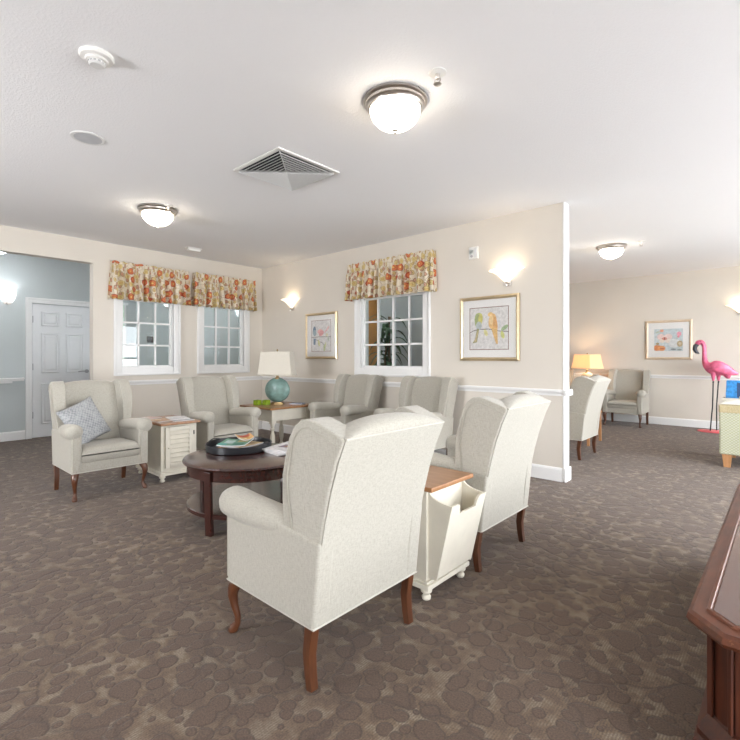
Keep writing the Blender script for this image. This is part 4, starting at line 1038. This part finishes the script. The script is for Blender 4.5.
# ------------------------------------------------------------------ far seating area
t = thing('lamp_table', 'wooden side table carrying the lit lamp at the far wall', 'side table', (-2.87, 9.45, 0))
MB().box((-.29, -.27, .575), (.29, .27, .60)).build('tabletop', 'top_wood', t, bevel=.005)
ap = MB()
for s in (-1, 1): ap.box((-.22, s * .212, .48), (.22, s * .232, .575)).box((s * .232, -.20, .48), (s * .252, .20, .575))
ap.build('apron', 'top_wood', t)
MB().box((-.23, -.21, .16), (.23, .21, .18)).build('shelf', 'top_wood', t)
for sx in (-1, 1):
    for sy in (-1, 1): MB().sweep([(sx * .24, sy * .22, .575), (sx * .24, sy * .22, 0)], [(.03, .03), (.022, .022)], 4, phase=PI / 4).build('leg', 'top_wood', t)
table_lamp('table_lamp', 'lit table lamp with glowing amber rectangular shade at the far wall', (-2.89, 9.44, .60), math.radians(-28), .41, .68, .48, .38, .34, .26, .165, 'ivory_glaze', 'shade_lit', 9)
t = thing('side_table', 'small light wood side table partly hidden behind the chair past the wall end', 'side table', (-2.33, 7.02, 0))
MB().box((-.30, -.30, .42), (.30, .30, .445)).build('tabletop', 'light_leg', t, bevel=.005)
for sx in (-1, 1):
    for sy in (-1, 1): MB().sweep([(sx * .27, sy * .26, .42), (sx * .275, sy * .265, .2), (sx * .28, sy * .27, 0)], [(.03, .03), (.024, .024), (.022, .022)], 4, phase=PI / 4).build('leg', 'light_leg', t)
MB().box((-.26, -.245, .36), (.26, .245, .42)).build('apron', 'light_leg', t)

# flamingo: local x to the photo's right (faces -x), origin at the base
t = thing('flamingo_statue', 'pink metal flamingo statue standing on a coral base by the far wall', 'statue', (-.90, 9.40, 0), math.radians(6))
body = [(.27, 0, .955), (.22, 0, .975), (.15, 0, 1.01), (.08, 0, 1.04), (.0, 0, 1.055), (-.06, 0, 1.06), (-.108, 0, 1.09), (-.130, 0, 1.15), (-.138, 0, 1.22), (-.138, 0, 1.31), (-.138, 0, 1.39), (-.148, 0, 1.445), (-.178, 0, 1.482), (-.215, 0, 1.475), (-.237, 0, 1.445), (-.242, 0, 1.42)]
rad = [(.012, .008), (.045, .025), (.085, .06), (.12, .095), (.13, .115), (.105, .095), (.065, .062), (.042, .042), (.034, .034), (.030, .030), (.030, .030), (.036, .036), (.046, .048), (.046, .046), (.036, .036), (.026, .026)]
MB().sweep(body, rad, 20, up=(0, 1, 0)).build('body', 'pink', t, smooth=80, sub=1)
MB().sweep([(-.228, 0, 1.445), (-.262, 0, 1.41), (-.268, 0, 1.36), (-.245, 0, 1.31), (-.205, 0, 1.285)], [(.030, .034), (.034, .040), (.034, .036), (.026, .026), (.006, .007)], 14, up=(0, 1, 0)).build('beak', 'beak', t, smooth=80)
for s in (-1, 1):
    MB().sweep([(-.07, s * .085, 1.07), (.0, s * .115, 1.085), (.08, s * .11, 1.06), (.17, s * .08, 1.015), (.26, s * .04, .965), (.31, s * .03, .955)], [(.03, .012), (.085, .02), (.095, .02), (.075, .018), (.04, .012), (.004, .003)], 14, up=(0, s, 0)).build('wing', 'pink', t, smooth=80, sub=1)
    MB().sweep([(-.185, s * .043, 1.485), (-.185, s * .049, 1.485)], .008, 10).build('eye', 'beak', t)
    MB().sweep([(-.02 + .07 * (s > 0), s * .05, 1.0), (-.02 + .07 * (s > 0), s * .05, .93), (-.02 + .07 * (s > 0), s * .05, .84)], [(.045, .04), (.032, .03), (.014, .014)], 12).build('thigh', 'pink', t, smooth=60)
    MB().sweep([(-.02 + .07 * (s > 0), s * .05, .85), (-.03 + .055 * (s > 0), s * .05, .42), (-.06 + .085 * (s > 0), s * .05, .02)], .009, 8).sweep([(-.028 + .07 * (s > 0), s * .05, .825), (-.01 + .07 * (s > 0), s * .05, .815)], .014, 8).build('leg', 'black_iron', t, smooth=60)
MB().sweep([(.14, 0, .99), (.17, 0, .93), (.175, 0, .88)], [(.06, .05), (.055, .045), (.02, .02)], 12).build('tail_feathers', 'pink', t, smooth=60)
MB().lathe([(.235, 0), (.24, .010), (.22, .022), (.01, .028)], 40, sy=.62).build('base', 'coral', t, smooth=40)

# loveseat at the right edge
t = thing('loveseat', 'pale green lattice fabric loveseat with oak legs at the right edge', 'sofa', (.35, 6.85, 0))
MB().prism([(-.93, .14), (.93, .14), (.93, .60), (.90, .69), (-.90, .69), (-.93, .60)], 'y', -.40, -.26).box((-.93, -.26, .14), (.93, .38, .34)).build('body', 'lattice', t, bevel=.02, seg=3)
MB().box((-.935, -.405, .60), (.935, -.255, .70)).build('top_band', 'gold_fabric', t, bevel=.02, seg=3)
for s in (-1, 1):
    MB().box((s * .93, -.258, .14), (s * .78, .40, .58)).build('arm', 'lattice', t, bevel=.03, seg=3)
    MB().box((s * .01, -.25, .345), (s * .77, .40, .48)).build('seat_cushion', 'lattice', t, bevel=.035, seg=4)
    MB().box((s * .01, -.21, .485), (s * .77, -.08, .80)).build('back_cushion', 'cream_cushion', t, bevel=.04, seg=4)
    for y in (-.35, .33):
        MB().sweep([(s * .86, y, .145), (s * .86, y, 0)], [(.062, .062), (.042, .042)], 4, phase=PI / 4).build('leg', 'light_leg', t)
m = MB(); m.grid(lambda u, v: (-.92 + 1.0 * u, -.41 + .185 * v, .702 + .055 * (max(0, 1 - abs(2 * u - 1) ** 5) * max(0, 1 - abs(2 * v - 1) ** 4)) ** .5), 24, 10); m.grid(lambda u, v: (-.92 + 1.0 * u, -.41 + .185 * v, .702), 24, 10)
o = m.build('throw_blanket', 'cream_cushion', smooth=80); o.location = (.35, 6.85, 0); tag(o, 'folded cream blanket along the top of the lattice loveseat', 'blanket')
t = thing('sofa_table', 'cream table behind the loveseat with a blue bag on it', 'table', (.05, 7.75, 0))
MB().box((-.70, -.22, .66), (.70, .22, .69)).build('tabletop', 'cream_paint', t, bevel=.004)
for sx in (-1, 1):
    for sy in (-1, 1): MB().box((sx * .63, sy * .16, 0), (sx * .68, sy * .20, .66)).build('leg', 'cream_paint', t)
t = thing('gift_bag', 'bright blue and navy bag standing behind the loveseat', 'bag', (-.50, 7.73, .69), .0)
MB().prism([(-.12, 0), (.30, 0), (.31, .23), (-.11, .23)], 'y', -.07, .07).build('bag_body', 'blue_item', t, bevel=.008)
MB().box((.0, -.073, .01), (.09, -.0701, .20)).box((.15, -.073, .01), (.28, -.0701, .18)).build('navy_panel', 'blue_dark', t)
MB().sweep([(.04, -.05, .225), (.06, -.05, .27), (.16, -.05, .275), (.2, -.05, .225)], .006, 8).build('handle', 'blue_item', t, smooth=True)

# ------------------------------------------------------------------ dark chest table, lower right
t = thing('chest_table', 'dark red-brown wooden table with clipped corners and worn edge, lower right', 'table', (0, 0, 0))
T = .50; X0, X1, Y0, Y1 = -.22, .68, 1.51, 3.50; c_ = .09
def octo(i, dz=0):
    k = .09
    return [(X0 + i, Y0 + k + i * .41), (X0 + k + i * .41, Y0 + i), (X1 - k - i * .41, Y0 + i), (X1 - i, Y0 + k + i * .41), (X1 - i, Y1 - k - i * .41), (X1 - k - i * .41, Y1 - i), (X0 + k + i * .41, Y1 - i), (X0 + i, Y1 - k - i * .41)]
def loops(m, L, mat=None):
    n = 8; vs = [(*p, z) for pts, z in L for p in pts]
    fs = [(r * n + i, r * n + (i + 1) % n, (r + 1) * n + (i + 1) % n, (r + 1) * n + i) for r in range(len(L) - 1) for i in range(n)]
    fs += [tuple(range(n)), tuple((len(L) - 1) * n + i for i in range(n))]
    m.add(vs, fs, mat)
m = MB(); loops(m, [(octo(.03), T - .045), (octo(.008), T - .040), (octo(0), T - .028), (octo(.004), T - .012), (octo(.014), T - .004)])
tp = m.build('moulded_edge', 'desk_edge_chip', t, smooth=30)
m = MB(); loops(m, [(octo(.014), T - .0045), (octo(.045), T + .000), (octo(.047), T + .007), (octo(.055), T + .008), (octo(.058), T + .003), (octo(.062), T + .003)]); m.build('rim_moulding', 'desk_edge', tp, smooth=20)
m = MB(); loops(m, [(octo(.0625), T - .004), (octo(.0625), T + .0045)]); m.build('inset_top', 'desk_top', tp)
m = MB(); loops(m, [(octo(.058), .17), (octo(.058), T - .043)]); m.build('body', 'desk_side', t)
m = MB()
loops(m, [(octo(.016), 0), (octo(.016), .13), (octo(.026), .145), (octo(.024), .165), (octo(.034), .183), (octo(.050), .207), (octo(.06), .212)])
m.build('plinth', 'desk_side', t, smooth=20)
# corner columns with reeded faces
for (a, b) in ((0, 1), (2, 3), (4, 5), (6, 7)):
    p = octo(.052); A, B = Vector((*p[a], 0)), Vector((*p[b], 0)); dv = (B - A); nrm = Vector((dv.y, -dv.x, 0)).normalized()
    cen = Vector(((X0 + X1) / 2, (Y0 + Y1) / 2, 0))
    if (A - cen).dot(nrm) < 0: nrm = -nrm
    m = MB()
    for u0, u1, d in ((.0, .20, .008), (.86, 1.0, .008)):
        q = [A + dv * u0, A + dv * u1, A + dv * u1 + nrm * d, A + dv * u0 + nrm * d]
        m.prism([(w.x, w.y) for w in q], 'z', .21, T - .046)
    m.build('corner_column', 'desk_side', t, bevel=.002)
# side panels
for (x, nx) in ((X0 + .058, -1), (X1 - .058, 1)):
    n = 3
    for k in range(n):
        y0 = Y0 + .17 + (Y1 - Y0 - .34) * k / n + .02; y1 = Y0 + .17 + (Y1 - Y0 - .34) * (k + 1) / n - .02
        MB().box((x, y0, .25), (x + nx * .008, y1, T - .075)).build('raised_panel', 'desk_side', t, bevel=.006)
for (y, ny) in ((Y0 + .058, -1), (Y1 - .058, 1)):
    MB().box((X0 + .19, y, .25), (X1 - .19, y + ny * .008, T - .075)).build('raised_panel', 'desk_side', t, bevel=.006)
